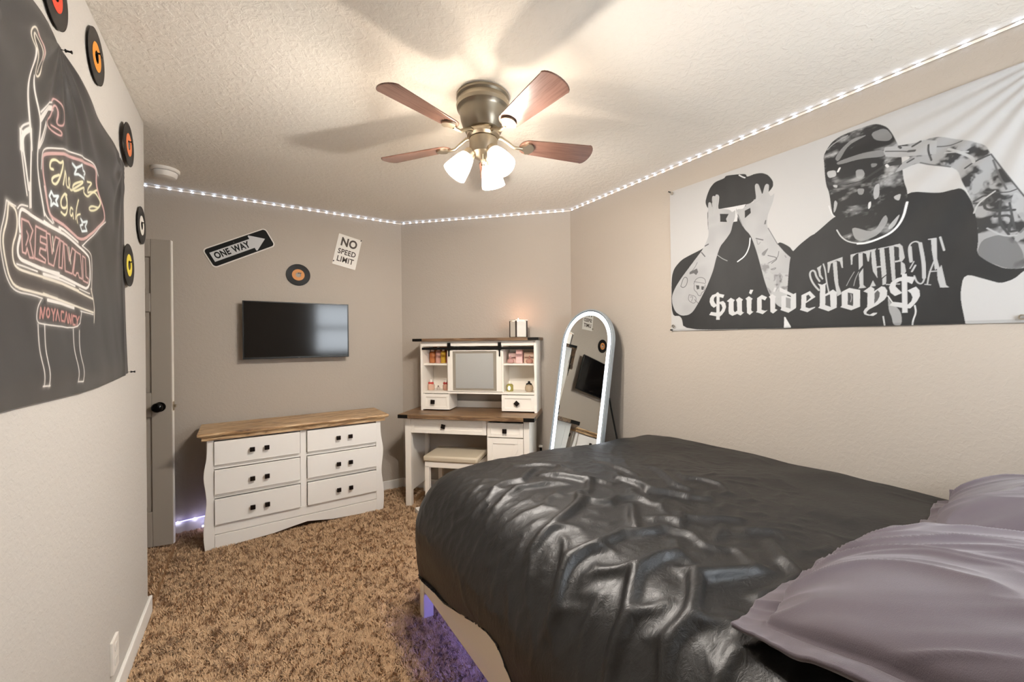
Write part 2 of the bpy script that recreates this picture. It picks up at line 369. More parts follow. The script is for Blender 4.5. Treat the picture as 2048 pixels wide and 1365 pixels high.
for k in range(5):
    A = R(55+72*k); m4 = Matrix.Translation((FX, FY, 2.236)) @ Matrix.Rotation(A, 4, 'Z') @ Matrix.Rotation(R(-13), 4, 'X')
    b = MB(); n = len(out); b.add([Vector((x, y, z)) for z in (-.003, .003) for x, y in out],
        [tuple(range(n))[::-1], tuple(range(n, 2*n))]+[(i, (i+1) % n, (i+1) % n+n, i+n) for i in range(n)])
    bl = mesh_obj('blade', b.v, b.f, BLADE, fan.o, bevel=.0015); bl.matrix_local = Matrix.Translation((-FX, -FY, -H)) @ m4; m4i = m4.inverted()
    m5 = Matrix.Translation((FX, FY, 0)) @ Matrix.Rotation(A, 4, 'Z')
    b = MB().tube([m4i @ m5 @ Vector(p) for p in ((.055, 0, 2.262), (.085, 0, 2.262), (.115, 0, 2.246), (.145, 0, 2.226), (.185, 0, 2.226))], [.009, .009, .008, .008, .007], 8)
    hd = [(.175+.03*math.cos(t)*(1.15 if math.cos(t) > 0 else 1), .036*math.sin(t)) for t in np.linspace(0, 2*math.pi, 20, endpoint=False)]
    hd = [(x+.01, y*(1 if x > .17 else .6)) for x, y in hd]; n = len(hd)
    b.add([Vector((x+.02, y, z)) for z in (-.012, -.0035) for x, y in hd], [tuple(range(n))[::-1], tuple(range(n, 2*n))]+[(i, (i+1) % n, (i+1) % n+n, i+n) for i in range(n)])
    mesh_obj('blade_arm', b.v, b.f, NICKEL, bl, smooth=50)
for k, A in enumerate((160, 40, 280)):
    m4 = Matrix.Translation((FX, FY, H-.248)) @ Matrix.Rotation(R(A), 4, 'Z') @ Matrix.Translation((.052, 0, 0)) @ Matrix.Rotation(R(180-36), 4, 'Y') @ Matrix.Rotation(R(180), 4, 'Z')
    arm = fan.part('lamp_holder', MB().lathe([(.012, -.03), (.014, 0), (.026, .008), (.029, .026), (.029, .036)], 24, m4), NICKEL, smooth=30)
    fan.part('lamp_shade', MB().lathe([(.026, .030), (.033, .038), (.040, .058), (.047, .085), (.052, .112), (.056, .137), (.054, .137), (.050, .112), (.045, .085), (.038, .058), (.030, .040)], 32, m4, caps=False), FROST, smooth=True)
    fan.part('light_bulb', MB().lathe([(.010, .036), (.012, .050), (.022, .072), (.025, .088), (.019, .103), (.001, .110)], 20, m4), emission('bulb_glow', (1, .94, .86), 7) if k == 0 else bpy.data.materials['bulb_glow'], arm, smooth='all')
    ld = bpy.data.lights.new('fan_bulb_light', 'POINT'); ld.energy = 32; ld.color = (1, .935, .86); ld.shadow_soft_size = .02
    lo = bpy.data.objects.new('fan_bulb_light', ld); C.objects.link(lo); lo.location = m4 @ Vector((0, 0, .128))
fan.part('pull_chain', MB().tube([(FX-.02, FY-.03, H-.27), (FX-.022, FY-.032, H-.35)], .0014, 6).lathe([(.003, -.39), (.006, -.385), (.006, -.355), (.003, -.35)], 12, Matrix.Translation((FX-.022, FY-.032, H))),
   mat('chain_fob', 'd9cfbb', .35))

# smoke alarm
sm = Thing('smoke_detector', 'round white smoke detector on the ceiling beside the doorway recess', 'smoke detector', (-.435, 3.33, H))
Ts = Matrix.Translation((-.435, 3.33, 0)) 
PL = mat('white_plastic', 'e9e4dc', .4)
sm.part('base_plate', MB().lathe([(.074, H), (.074, H-.014), (.070, H-.020)], 40, Ts), PL, smooth=30)
sm.part('cover', MB().lathe([(.060, H-.018), (.063, H-.022), (.060, H-.040), (.054, H-.052), (.038, H-.058), (.001, H-.059)], 40, Ts), PL, smooth=30)
sm.part('vent_slot', MB().lathe([(.0625, H-.0195), (.0625, H-.0225)], 40, Ts), BLK)

# led strip under the ceiling line: tape with single diodes
LEDM = emission('led_diode', (.62, .74, 1.0), 8)
def led_run(th, pts_dirs, size=(.0055, .0032), count=0, m=LEDM):
    proto = None
    for p, ang in pts_dirs:
        if proto is None:
            b = MB().box(-size[0], size[0], -.003, .003, -size[1], size[1])
            proto = mesh_obj('led', b.v, b.f, m, th.o); q = proto
        else:
            q = proto.copy(); C.objects.link(q); q.parent = th.o
        q.matrix_local = th.o.matrix_world.inverted() @ (Matrix.Translation(p) @ Matrix.Rotation(ang, 4, 'Z'))
TAPE = mat('led_tape', 'f0e6da', .5)
st = Thing('led_strip_light', 'cool white led strip running along the top of the walls', 'led strip light', (XC, YT-.004, H-.014))
zt = H-.012; g_ = .004
l1 = [(HX+.01, YT-g_), (XC-.002, YT-g_), (XR-g_, YC-.004), (XR-g_, YB+.02)]
pts = []
for (x0_, y0_), (x1_, y1_) in zip(l1[:-1], l1[1:]):
    L = math.hypot(x1_-x0_, y1_-y0_); pts.append((x0_, y0_, x1_, y1_, L))
b = MB()
for x0_, y0_, x1_, y1_, L in pts:
    mm = Matrix.Translation((x0_, y0_, zt)) @ Matrix.Rotation(math.atan2(y1_-y0_, x1_-x0_), 4, 'Z'); b.box(0, L, -.0015, .0015, -.005, .005, mm)
st.part('tape', b, TAPE)
leds = []; s = .0; n_dir = [(0, -1), (-.707, -.707), (-1, 0)]
SP = .0635
for (x0_, y0_, x1_, y1_, L), nd in zip(pts, n_dir):
    k0 = math.ceil((max(s, .0)-s+.01)/SP)
    t = .03
    while t < L:
        x = x0_+(x1_-x0_)*t/L; y = y0_+(y1_-y0_)*t/L
        if not (nd == (0, -1) and x < -.70) and not (nd == (-1, 0) and y < .15):
            leds.append(((x+nd[0]*.004, y+nd[1]*.004, zt), math.atan2(y1_-y0_, x1_-x0_)))
        t += SP
led_run(st, leds[:100])
# loose strip along the baseboard behind the dresser
s2 = Thing('led_strip_light', 'loose led strip lying along the baseboard between door and dresser', 'led strip light', (-.3, YT-.03, 0))
P2 = [(-.50, YT-.018, .080), (-.36, YT-.018, .088), (-.24, YT-.02, .094), (-.16, YT-.022, .085), (-.20, YT-.03, .06), (-.29, YT-.05, .034), (-.27, YT-.055, .026), (-.12, YT-.05, .024), (.1, YT-.05, .024)]
s2.part('tape', MB().tube(P2, .0035, 6), emission('violet_tape', (.36, .34, 1.0), 3.0))
VLED = emission('led_violet_white', (.70, .70, 1.0), 22)
led_run(s2, [((-.43, YT-.024, .084), 0), ((-.335, YT-.024, .089), 0), ((-.24, YT-.026, .093), 0), ((-.185, YT-.036, .082), 0), ((-.285, YT-.058, .036), 0)], size=(.006, .005), m=VLED)
# ================================================================== printed flags
def wall_point(u, v, side):
    """where the sight line of photo pixel u,v meets a side wall: (metres to the viewer's right, height)"""
    d = FW+RT*(u-1024)/FPX-UP*(v-682.5)/FPX
    t = ((XR-.012) if side > 0 else (XL+.012))/d[0]
    return (-d[1]*t if side > 0 else d[1]*t, HC+d[2]*t)
class Print:
    """the printed picture of a flag, laid out in metres on its cloth"""
    def __init__(s, a0, a1, b0, b1, res, side, bg):
        s.na = int((a1-a0)/res)+1; s.nb = int((b1-b0)/res)+1; s.a = np.linspace(a0, a1, s.na); s.b = np.linspace(b0, b1, s.nb)
        s.A, s.B = np.meshgrid(s.a, s.b, indexing='ij'); s.side = side; s.res = res
        s.c = np.ones((s.na, s.nb, 3))*np.array(bg); s.org = (0, 0, 1)
    def P(s, pts):
        ox, oy, sc = s.org; return np.array([wall_point(ox+x/sc, oy+y/sc, s.side) for x, y in pts])
    def win(s, p, pad):
        i0, i1 = np.searchsorted(s.a, [p[:, 0].min()-pad, p[:, 0].max()+pad]); j0, j1 = np.searchsorted(s.b, [p[:, 1].min()-pad, p[:, 1].max()+pad])
        return slice(max(i0-1, 0), i1+1), slice(max(j0-1, 0), j1+1)
    def blend(s, w, m, col):
        col = np.array(col) if np.ndim(col) else np.array([col]*3)
        s.c[w] = s.c[w]*(1-m[..., None])+col*m[..., None]
    def poly(s, pts, col, soft=0, alpha=1, tex=None):
        p = s.P(pts)
        if tex is not None or alpha < 1:
            for _ in range(2): q = np.roll(p, -1, 0); p = np.stack([p*.8+q*.2, p*.2+q*.8], 1).reshape(-1, 2)
        p = p*1.0; w = s.win(p, .004); A, B = s.A[w], s.B[w]; m = np.zeros(A.shape)
        for oa, ob in ((-.25, -.25), (.25, .25), (-.25, .25), (.25, -.25)):
            X = A+oa*s.res; Y = B+ob*s.res; ins = np.zeros(A.shape, bool)
            for (x0, y0), (x1, y1) in zip(p, np.roll(p, -1, 0)):
                if y0 == y1: continue
                ins ^= ((Y < y0) != (Y < y1)) & (X < (x1-x0)*(Y-y0)/(y1-y0)+x0)
            m += ins/4
        m = m*alpha
        if tex is not None:
            t = tex(A, B); s.c[w] = s.c[w]*(1-m[..., None])+t[..., None]*np.ones(3)*m[..., None]
        else: s.blend(w, m, col)
    def line(s, pts, wd, col, glow=0, smooth=True, close=False):
        p = s.P(pts)
        if close: p = np.vstack([p, p[:1]])
        if smooth and len(p) > 2:
            for _ in range(2):
                q = np.empty((2*len(p)-2, 2)); q[0::2] = p[:-1]*.75+p[1:]*.25; q[1::2] = p[:-1]*.25+p[1:]*.75; p = np.vstack([p[:1], q, p[-1:]])
        w = s.win(p, wd+glow*4); A, B = s.A[w], s.B[w]; d = np.full(A.shape, 9.)
        for (x0, y0), (x1, y1) in zip(p[:-1], p[1:]):
            L = (x1-x0)**2+(y1-y0)**2+1e-12; t = np.clip(((A-x0)*(x1-x0)+(B-y0)*(y1-y0))/L, 0, 1)
            d = np.minimum(d, np.hypot(A-x0-t*(x1-x0), B-y0-t*(y1-y0)))
        if glow: s.blend(w, .14*np.exp(-(d/(wd/2+glow))**2), col)
        s.blend(w, np.clip((wd/2-d)/s.res+.5, 0, 1), col)
def flag(name, label, pr, zdisp, fr, outline, m):
    """cloth grid carrying the print as a colour attribute; zdisp gives the folds, outline pulls the edges"""
    A, B = outline(pr.A, pr.B); D = zdisp(pr.A, pr.B)
    me = grid_mesh(name, np.stack([A, -D, B], -1), m)
    ca = me.color_attributes.new('print', 'FLOAT_COLOR', 'POINT'); col = np.ones((pr.na*pr.nb, 4)); col[:, :3] = pr.c.reshape(-1, 3)
    ca.data.foreach_set('color', col.reshape(-1))
    o = bpy.data.objects.new(name, me); C.objects.link(o); o.matrix_world = fr; return tag(o, label, 'flag')
def cloth_mat(name, rough, sheen=0):
    n = NT(name); a = n.n('ShaderNodeVertexColor', layer_name='print'); n.l(a.outputs[0], n.b.inputs['Base Color'])
    n.b.inputs['Specular IOR Level'].default_value = .35; n.b.inputs['Roughness'].default_value = rough; n.b.inputs['Sheen Weight'].default_value = sheen
    w_ = n.n('ShaderNodeTexNoise', i_Scale=900, i_Detail=1); n.l(n.co(), w_.inputs['Vector']); n.bump(w_.outputs[0], .0002); return n.m

# ---- the black and white band flag on the right wall
W_, K_, S_ = .46, .016, .50
pr = Print(-1.635, -.115, 1.385, 2.288, .0018, 1, (W_, W_*.985, W_*.965))
def tattoo(base, dark, f=38, seed=0, thr=.5):
    def t(A, B):
        n1 = fbm(A*f+2*fbm(A*12, B*12, 2, seed), B*f, 3, seed+2); n2 = fbm(A*f*.6, B*f*.6, 3, seed+5)
        return base+(dark-base)*np.clip((n1-thr)*7+.15, 0, 1)*np.clip((n2-.36)*8, 0, 1)
    return t
def skin(A, B): return .38-.08*np.abs(fbm(A*9, B*9, 2, 4)-.45)*2
def shirt(A, B): return K_+.012*fbm(A*14, B*7, 3, 8)
E_ = dict(tex=shirt)
pr.org = (1330, 330, 4.137)
pr.poly([(50, 1250), (48, 930), (70, 850), (130, 780), (200, 740), (300, 690), (440, 590), (540, 500), (560, 450), (650, 450), (700, 560), (760, 640), (925, 640), (950, 620), (1030, 660), (1060, 705), (1110, 640), (1241, 535), (1400, 600), (1400, 1340), (1045, 1345), (980, 1345), (150, 1368), (130, 1248)], 0, **E_)
pr.poly([(985, 1248), (1012, 1262), (1042, 1290), (1040, 1338), (982, 1340)], .6)
pr.poly([(345, 300), (700, 300), (690, 420), (640, 560), (520, 640), (430, 640), (352, 560)], 0, **E_)
pr.poly([(328, 295), (345, 230), (370, 170), (410, 122), (490, 90), (500, 68), (600, 55), (668, 52), (676, 78), (740, 50), (800, 41), (850, 58), (888, 105), (892, 150), (865, 190), (800, 250), (740, 265), (700, 300), (640, 315), (560, 328), (430, 352), (350, 348)], 0, **E_)
pr.line([(612, 62), (640, 78), (660, 84)], .006, .6)
pr.poly([(425, 352), (560, 327), (665, 305), (640, 355), (600, 370), (592, 450), (558, 455), (540, 420), (500, 360)], .56)
pr.poly([(352, 300), (365, 290), (378, 300), (388, 345), (384, 245), (398, 238), (412, 242), (416, 226), (438, 228), (446, 250), (432, 350), (470, 345), (530, 352), (552, 375), (580, 350), (575, 420), (555, 470), (540, 540), (500, 600), (452, 660), (420, 760), (395, 870), (345, 1000), (290, 1110), (230, 1210), (190, 1240), (130, 1248), (80, 1215), (55, 1150), (52, 1080), (80, 1010), (130, 930), (190, 850), (250, 770), (310, 690), (345, 610), (358, 570), (352, 470)], 0, tex=skin)
pr.poly([(450, 388), (522, 388), (500, 430), (508, 456), (452, 455)], K_)
pr.poly([(585, 348), (640, 345), (650, 330), (690, 300), (732, 290), (728, 266), (752, 262), (738, 150), (750, 131), (770, 135), (786, 180), (802, 228), (820, 150), (836, 131), (858, 140), (852, 210), (872, 240), (905, 205), (890, 280), (872, 330), (845, 400), (840, 490), (880, 560), (930, 640), (990, 710), (1060, 770), (1130, 840), (1180, 900), (1195, 980), (1190, 1080), (1150, 1150), (1080, 1180), (980, 1180), (920, 1150), (860, 1060), (820, 950), (790, 830), (760, 720), (730, 630), (700, 560), (650, 510), (620, 440), (600, 390)], 0, tex=skin)
pr.poly([(655, 360), (702, 335), (706, 378), (657, 422)], K_)
pr.line([(430, 240), (425, 300), (420, 350)], .0025, .3); pr.line([(385, 300), (392, 350), (385, 400)], .0025, .35)
pr.line([(585, 345), (590, 390), (640, 490)], .003, .25); pr.line([(800, 235), (780, 270), (740, 290)], .003, .35)
for L_, w2, c2 in (([(330, 660), (355, 645)], .007, .08), ([(300, 715), (328, 748)], .006, .08), ([(265, 800), (240, 850), (200, 890)], .003, .1),
    ([(750, 592), (808, 605)], .005, .08), ([(755, 600), (765, 650), (785, 625)], .005, .25), ([(850, 735), (940, 755), (880, 800)], .004, .1), ([(940, 700), (930, 760), (840, 805)], .003, .1),
    ([(875, 850), (920, 835), (905, 852), (880, 855)], .003, .12), ([(820, 470), (832, 430), (828, 470)], .004, .1), ([(990, 735), (1000, 750)], .004, .2), ([(850, 505), (930, 640)], .003, .08),
    ([(235, 980), (250, 940), (290, 920), (330, 935), (335, 970)], .003, .08), ([(238, 960), (330, 975)], .003, .1), ([(240, 985), (235, 1030), (262, 1050), (270, 1075), (295, 1080), (300, 1050), (325, 1040), (330, 985)], .003, .08),
    ([(195, 1070), (185, 1120), (245, 1150), (260, 1085), (195, 1070)], .003, .1), ([(205, 1090), (230, 1085), (215, 1125)], .003, .1), ([(240, 1110), (270, 1140)], .003, .1)):
    pr.line(L_, w2, c2)
pr.poly([(252, 990), (280, 992), (282, 1020), (262, 1026)], .06); pr.poly([(298, 998), (322, 1000), (316, 1030), (298, 1026)], .06)
pr.line([(125, 1000), (150, 920), (185, 930), (175, 990), (145, 1015), (125, 1000)], .004, .08); pr.poly([(200, 880), (262, 850), (272, 880), (255, 905), (235, 890), (200, 900)], .10)
pr.poly([(790, 720), (860, 665), (830, 720), (820, 740)], .12, alpha=.8); pr.poly([(920, 900), (950, 880), (975, 910), (945, 990), (915, 1040)], .14)
pr.poly([(760, 700), (850, 760), (870, 900), (960, 880), (1130, 900), (1190, 1000), (1110, 1170), (960, 1180), (860, 1060), (800, 860)], 0, alpha=.55, tex=tattoo(.40, .08, 30, 11, .50))
pr.line([(700, 590), (695, 660), (660, 740), (595, 788)], .006, .68); pr.line([(430, 735), (470, 765), (510, 782)], .0035, .3)
pr.org = (0, 0, 1)
pr.poly([(1580, 505), (1598, 485), (1630, 462), (1668, 428), (1700, 415), (1790, 415), (1814, 378), (1877, 381), (1900, 376), (1926, 371), (1945, 402), (1955, 441), (1962, 480), (1953, 503), (1982, 522), (2013, 534), (2060, 526), (2060, 532), (2048, 536), (2028, 553), (2001, 562), (1978, 556), (1927, 542), (1919, 588), (1931, 646), (1931, 660), (1570, 670), (1575, 560)], 0, **E_)
pr.org = (1780, 130, 2.575)
pr.poly([(-300, 410), (0, 408), (140, 383), (210, 362), (260, 358), (400, 378), (490, 400), (520, 450), (600, 550), (690, 662), (800, 760), (800, 1000), (690, 1035), (600, 1038), (500, 1000), (445, 960), (455, 880), (440, 760), (400, 640), (375, 600), (340, 515), (200, 505), (140, 490), (60, 527), (20, 550), (-60, 560), (40, 500), (120, 458), (0, 456), (-300, 456)], 0, tex=tattoo(.30, .035, 30, 31, .42))
pr.poly([(470, 890), (560, 860), (640, 880), (690, 960), (690, 1035), (600, 1038), (500, 1000), (445, 960)], .10, alpha=.75)
pr.poly([(640, 640), (690, 665), (760, 760), (690, 800), (660, 760), (620, 700)], .36, alpha=.8)
for L_, w2, c2 in (([(385, 520), (430, 490), (510, 455)], .006, .06), ([(200, 385), (200, 430), (215, 468)], .005, .05), ([(205, 410), (300, 405), (370, 380)], .004, .08), ([(430, 690), (500, 650), (540, 700), (430, 700)], .007, .06),
    ([(520, 640), (470, 730), (560, 740), (640, 735)], .008, .05), ([(540, 770), (640, 760), (600, 850), (655, 840)], .008, .05), ([(480, 640), (600, 650), (650, 630)], .004, .06), ([(530, 480), (560, 560), (600, 630)], .005, .1),
    ([(570, 690), (560, 800), (610, 860)], .007, .05), ([(615, 700), (640, 830)], .006, .06), ([(300, 420), (420, 460), (430, 490)], .009, .40), ([(280, 440), (400, 435)], .005, .38), ([(430, 750), (450, 700), (540, 640)], .005, .4),
    ([(500, 830), (580, 870), (650, 865)], .005, .35), ([(520, 450), (600, 555), (690, 665)], .004, .06), ([(670, 850), (690, 830)], .006, .15)):
    pr.line(L_, w2, c2)
pr.org = (1600, 230, 3.173)
def visor(A, B):
    n1 = fbm(A*11+fbm(A*5, B*5, 2, 61)*2.5, B*20, 4, 60); n2 = fbm(A*34+3*fbm(A*9, B*9, 2, 63), B*60, 3, 64); return .022+.26*np.clip((n1-.50)*4.5, 0, 1)**1.4+.14*np.clip((n2-.52)*6, 0, 1)*np.clip((n1-.42)*5, 0, 1)
pr.poly([(150, 300), (144, 240), (165, 200), (200, 150), (260, 110), (350, 75), (440, 45), (490, 38), (550, 55), (590, 110), (620, 170), (645, 260), (652, 400), (682, 470), (675, 560), (640, 660), (580, 730), (500, 780), (400, 806), (310, 792), (260, 762), (230, 700), (215, 628), (200, 600), (180, 470), (163, 430)], 0, tex=visor)
pr.poly([(165, 400), (240, 430), (380, 400), (540, 290), (640, 260), (640, 300), (540, 310), (400, 400), (300, 425), (180, 430)], .04)
for P_, c2, al in (([(350, 330), (395, 325), (410, 360), (385, 390), (352, 380)], .34, .7), ([(445, 288), (488, 288), (480, 306), (450, 316)], .26, .6), ([(475, 430), (505, 415), (500, 500), (470, 525), (462, 480)], .40, .8),
    ([(430, 540), (450, 530), (445, 570), (430, 585)], .60, .9), ([(320, 690), (470, 735), (540, 610), (562, 655), (500, 745), (400, 790), (345, 775)], .30, .8), ([(445, 95), (540, 60), (590, 120), (560, 150), (470, 140)], .30, .6),
    ([(215, 255), (260, 190), (330, 130), (440, 100), (300, 170), (240, 280)], .26, .7), ([(225, 280), (380, 225), (530, 200), (540, 245), (380, 260), (240, 300)], .26, .7), ([(165, 340), (225, 330), (230, 370), (180, 385)], .48, .8), ([(215, 520), (238, 540), (225, 590), (210, 610)], .42, .8),
    ([(560, 690), (640, 600), (600, 690), (560, 715)], .5, .7), ([(590, 500), (640, 480), (630, 530), (600, 520)], .5, .7), ([(360, 450), (410, 450), (400, 490), (370, 490)], .30, .7), ([(205, 425), (235, 425), (232, 445), (210, 440)], .5, .8)):
    pr.poly(P_, c2, alpha=al)
pr.line([(230, 715), (258, 762), (310, 795), (395, 803)], .0045, .5); pr.line([(365, 803), (420, 800), (500, 772), (590, 725), (650, 645), (678, 540)], .008, .66); pr.line([(180, 560), (200, 615), (218, 630)], .004, .6)
pr.line([(240, 340), (250, 320)], .008, .65); pr.line([(545, 300), (555, 310)], .009, .6); pr.line([(170, 200), (210, 160), (300, 110)], .004, .3)
pr.poly([(538, 188), (600, 180), (690, 178), (730, 165), (780, 140), (870, 150), (860, 230), (760, 240), (640, 250), (540, 246), (528, 215)], .34); pr.poly([(600, 350), (640, 300), (720, 255), (850, 235), (850, 300), (760, 280), (700, 300), (640, 335)], .30)
for L_, w2, c2 in (([(540, 213), (640, 210), (700, 215)], .004, .06), ([(625, 182), (635, 190)], .008, .05), ([(685, 212), (725, 210)], .009, .07), ([(710, 180), (760, 150)], .008, .06), ([(680, 285), (720, 262)], .006, .06), ([(815, 175), (812, 220), (830, 270)], .006, .05), ([(760, 285), (860, 305), (952, 315)], .004, .1)):
    pr.line(L_, w2, c2)
# lettering across the shirt
pr.org = (1600, 460, 6.606); T_ = .40
pr.line([(250, 655), (205, 590), (190, 520), (150, 508), (118, 550), (140, 640), (190, 720), (242, 775)], .0075, T_)
pr.poly([(215, 478), (275, 440), (262, 500), (270, 570), (300, 620), (290, 635), (245, 590), (232, 520)], T_); pr.line([(300, 425), (325, 500), (345, 680), (385, 850), (375, 900), (330, 938)], .0055, T_)
pr.poly([(355, 402), (555, 330), (563, 475), (545, 475), (522, 392), (475, 378), (400, 420), (372, 545), (360, 540)], T_); pr.poly([(425, 402), (478, 385), (500, 700), (542, 822), (485, 855), (445, 640)], T_)
pr.poly([(662, 300), (1000, 218), (998, 238), (925, 262), (905, 392), (888, 385), (870, 290), (820, 268), (740, 288), (692, 330), (686, 430), (668, 434)], T_)
pr.poly([(768, 285), (825, 272), (826, 440), (772, 502)], T_); pr.poly([(772, 560), (828, 480), (832, 700), (872, 738), (765, 752), (785, 720)], T_)
pr.poly([(935, 240), (985, 232), (1010, 460), (1020, 612), (960, 520), (945, 420)], T_); pr.poly([(1045, 212), (1105, 200), (1140, 560), (1080, 605), (1060, 400)], T_); pr.poly([(1085, 622), (1138, 575), (1135, 690), (1085, 705)], T_)
pr.poly([(1005, 455), (1078, 444), (1080, 462), (1007, 476)], T_); pr.line([(1035, 222), (1180, 190), (1310, 160)], .004, T_, smooth=False); pr.poly([(960, 640), (1000, 715), (920, 726)], T_)
pr.poly([(1170, 190), (1235, 178), (1262, 650), (1215, 655)], T_); pr.poly([(1240, 168), (1310, 152), (1350, 185), (1382, 340), (1345, 388), (1250, 402), (1248, 380), (1310, 370), (1302, 200), (1240, 188)], T_)
pr.poly([(1330, 388), (1380, 420), (1398, 520), (1372, 562), (1330, 565), (1332, 430)], T_); pr.poly([(1135, 690), (1320, 680), (1320, 694), (1135, 704)], T_)
pr.line([(1455, 395), (1438, 300), (1432, 200), (1465, 140), (1540, 115), (1600, 170), (1640, 380), (1648, 580), (1610, 690), (1540, 670), (1505, 580)], .0052, T_); pr.line([(1465, 385), (1450, 200)], .010, T_); pr.line([(1585, 150), (1628, 400), (1632, 600)], .011, T_)
pr.line([(1450, 480), (1500, 390)], .004, T_); pr.line([(1475, 520), (1520, 440)], .006, T_); pr.poly([(1685, 88), (1800, 72), (1800, 480), (1775, 500), (1760, 400), (1735, 250), (1725, 100), (1688, 100)], T_)
pr.poly([(1790, 300), (1835, 470), (1860, 430), (1925, 700), (1968, 728), (1845, 732), (1810, 620)], T_); pr.line([(1765, 380), (1700, 540), (1675, 690)], .0045, T_); pr.line([(1705, 520), (1805, 512)], .004, T_)
pr.line([(1645, 690), (1718, 697)], .0035, T_); pr.line([(1845, 65), (1895, 235)], .0065, T_, smooth=False)
# blackletter name along the bottom
N_ = .50; pr.org = (1410, 560, 9.31)
def glyph(pts, c2=N_): pr.poly(pts, c2)
glyph([(205, 230), (235, 212), (265, 245), (352, 262), (330, 322), (250, 300), (200, 292), (165, 320), (158, 370), (180, 420), (225, 465), (160, 508), (110, 470), (82, 400), (90, 330), (130, 270), (200, 245)])
glyph([(262, 400), (330, 380), (370, 420), (385, 490), (360, 570), (310, 640), (270, 675), (205, 670), (130, 655), (75, 645), (110, 588), (200, 600), (265, 600), (300, 560), (320, 510), (300, 450), (265, 430)])
glyph([(212, 230), (265, 245), (268, 735), (205, 735)])
glyph([(398, 382), (470, 318), (545, 360), (520, 395), (525, 560), (545, 590), (590, 560), (585, 400), (565, 355), (625, 303), (695, 350), (675, 375), (675, 560), (690, 590), (718, 590), (650, 650), (590, 620), (500, 658), (440, 620), (430, 560), (435, 400)])
glyph([(742, 330), (805, 285), (875, 330), (855, 360), (850, 550), (870, 575), (895, 572), (820, 638), (770, 600), (765, 360)]); glyph([(830, 160), (888, 165), (848, 250), (808, 225)])
glyph([(938, 585), (960, 560), (960, 320), (1050, 258), (1148, 300), (1110, 360), (1045, 335), (1045, 540), (1110, 558), (1158, 545), (1065, 622), (1000, 600)])
glyph([(1183, 290), (1248, 240), (1320, 292), (1300, 310), (1300, 520), (1345, 540), (1262, 608), (1210, 575), (1208, 330)]); glyph([(1290, 118), (1330, 120), (1290, 205), (1262, 190)])
glyph([(1385, 112), (1640, 240), (1690, 215), (1690, 500), (1550, 592), (1400, 540), (1415, 510), (1418, 280), (1500, 262), (1600, 300), (1590, 270), (1385, 190)]); glyph([(1502, 300), (1590, 322), (1590, 515), (1502, 490)], .22)
glyph([(1760, 535), (1785, 500), (1790, 260), (1945, 180), (2048, 288), (1865, 412), (1868, 485), (1930, 505), (2040, 475), (2042, 490), (1900, 578)]); glyph([(1878, 270), (1920, 245), (1965, 298), (1882, 380)], .04)
pr.org = (1620, 540, 8.904)
glyph([(128, 212), (205, 235), (290, 192), (265, 240), (262, 405), (400, 318), (465, 365), (465, 645), (320, 712), (138, 650), (165, 620), (168, 270)]); glyph([(262, 442), (345, 402), (358, 635), (262, 600)], .04)
glyph([(530, 635), (555, 610), (555, 360), (690, 290), (885, 325), (885, 625), (725, 690)]); glyph([(662, 370), (760, 390), (760, 615), (662, 590)], .05)
glyph([(945, 350), (1075, 258), (1140, 300), (1140, 345), (1270, 258), (1330, 270), (1370, 330), (1370, 430), (1320, 500), (1200, 590), (1050, 672), (1000, 720), (1002, 750), (1060, 770), (1120, 735), (1192, 732), (1180, 755), (1120, 790), (1020, 782), (960, 760), (945, 715), (975, 665), (1015, 630), (1020, 380)])
glyph([(1145, 385), (1200, 328), (1240, 370), (1235, 440), (1200, 510), (1140, 572)], .08)
pr.poly([(1380, 430), (1440, 560), (1450, 540), (1550, 640), (1600, 700), (1630, 800), (1625, 955), (1480, 955), (1450, 800), (1400, 700)], .36, alpha=.8); pr.line([(1385, 430), (1460, 540)], .004, .62); pr.line([(1300, 800), (1325, 955)], .005, .5, smooth=False)
pr.line([(1860, 600), (1885, 720), (1830, 860), (1820, 950)], .005, .55); pr.line([(640, 250), (700, 130), (780, 0)], .0025, .3); pr.line([(770, 250), (800, 120), (860, 0)], .0025, .3); pr.line([(720, 400), (735, 470), (715, 540)], .0025, .35)
glyph([(1632, 30), (1720, 30), (1735, 725), (1635, 730)]); glyph([(1700, 75), (1870, 90), (1810, 215), (1750, 185), (1600, 160), (1530, 200), (1520, 260), (1570, 310), (1640, 375), (1510, 430), (1430, 370), (1405, 280), (1440, 190), (1550, 110)])
glyph([(1730, 330), (1880, 258), (1945, 330), (1948, 430), (1900, 520), (1830, 600), (1780, 650), (1620, 640), (1410, 600), (1470, 535), (1620, 550), (1740, 580), (1800, 520), (1820, 450), (1790, 380), (1740, 340)])
# hem along the lower edge
pr.c[:, :7] *= .8
def fold_r(A, B):
    s_ = (A+1.635)/1.52; t_ = (2.288-B)/.903
    d = .006+.0035*fbm(A*3, B*3, 2, 40)
    for cx, cz, k0, amp in ((-.115, 2.288, 9.0, .0042),):               # folds fanning out of the pinned far corner
        r_ = np.hypot(A-cx, B-cz)+1e-6; th = np.arctan2(cz-B, cx-A)
        d += amp*np.sin(th*26+2*fbm(A*2, B*2, 1, 41))*np.exp(-((r_-.35)/.42)**2)*np.clip(r_*8, 0, 1)
    d += .0022*np.sin(A*16+B*3)*np.clip(t_*2, 0, 1) + .003*np.exp(-((B-2.288+.05)/.05)**2)*np.sin(A*9)
    return np.clip(d, .0025, .05)
def out_r(A, B):
    s_ = (A+1.635)/1.52; t_ = (2.288-B)/.903
    return A, B-.012*np.sin(np.pi*s_)*(1-t_)-(.014*s_)*t_*.8-.008*(1-s_)*(1-t_)
fr_ = flag('band_flag', 'black and white band flag with two covered-face figures pinned to the right wall', pr, fold_r, F_RIGHT, out_r, cloth_mat('flag_polyester', .6))
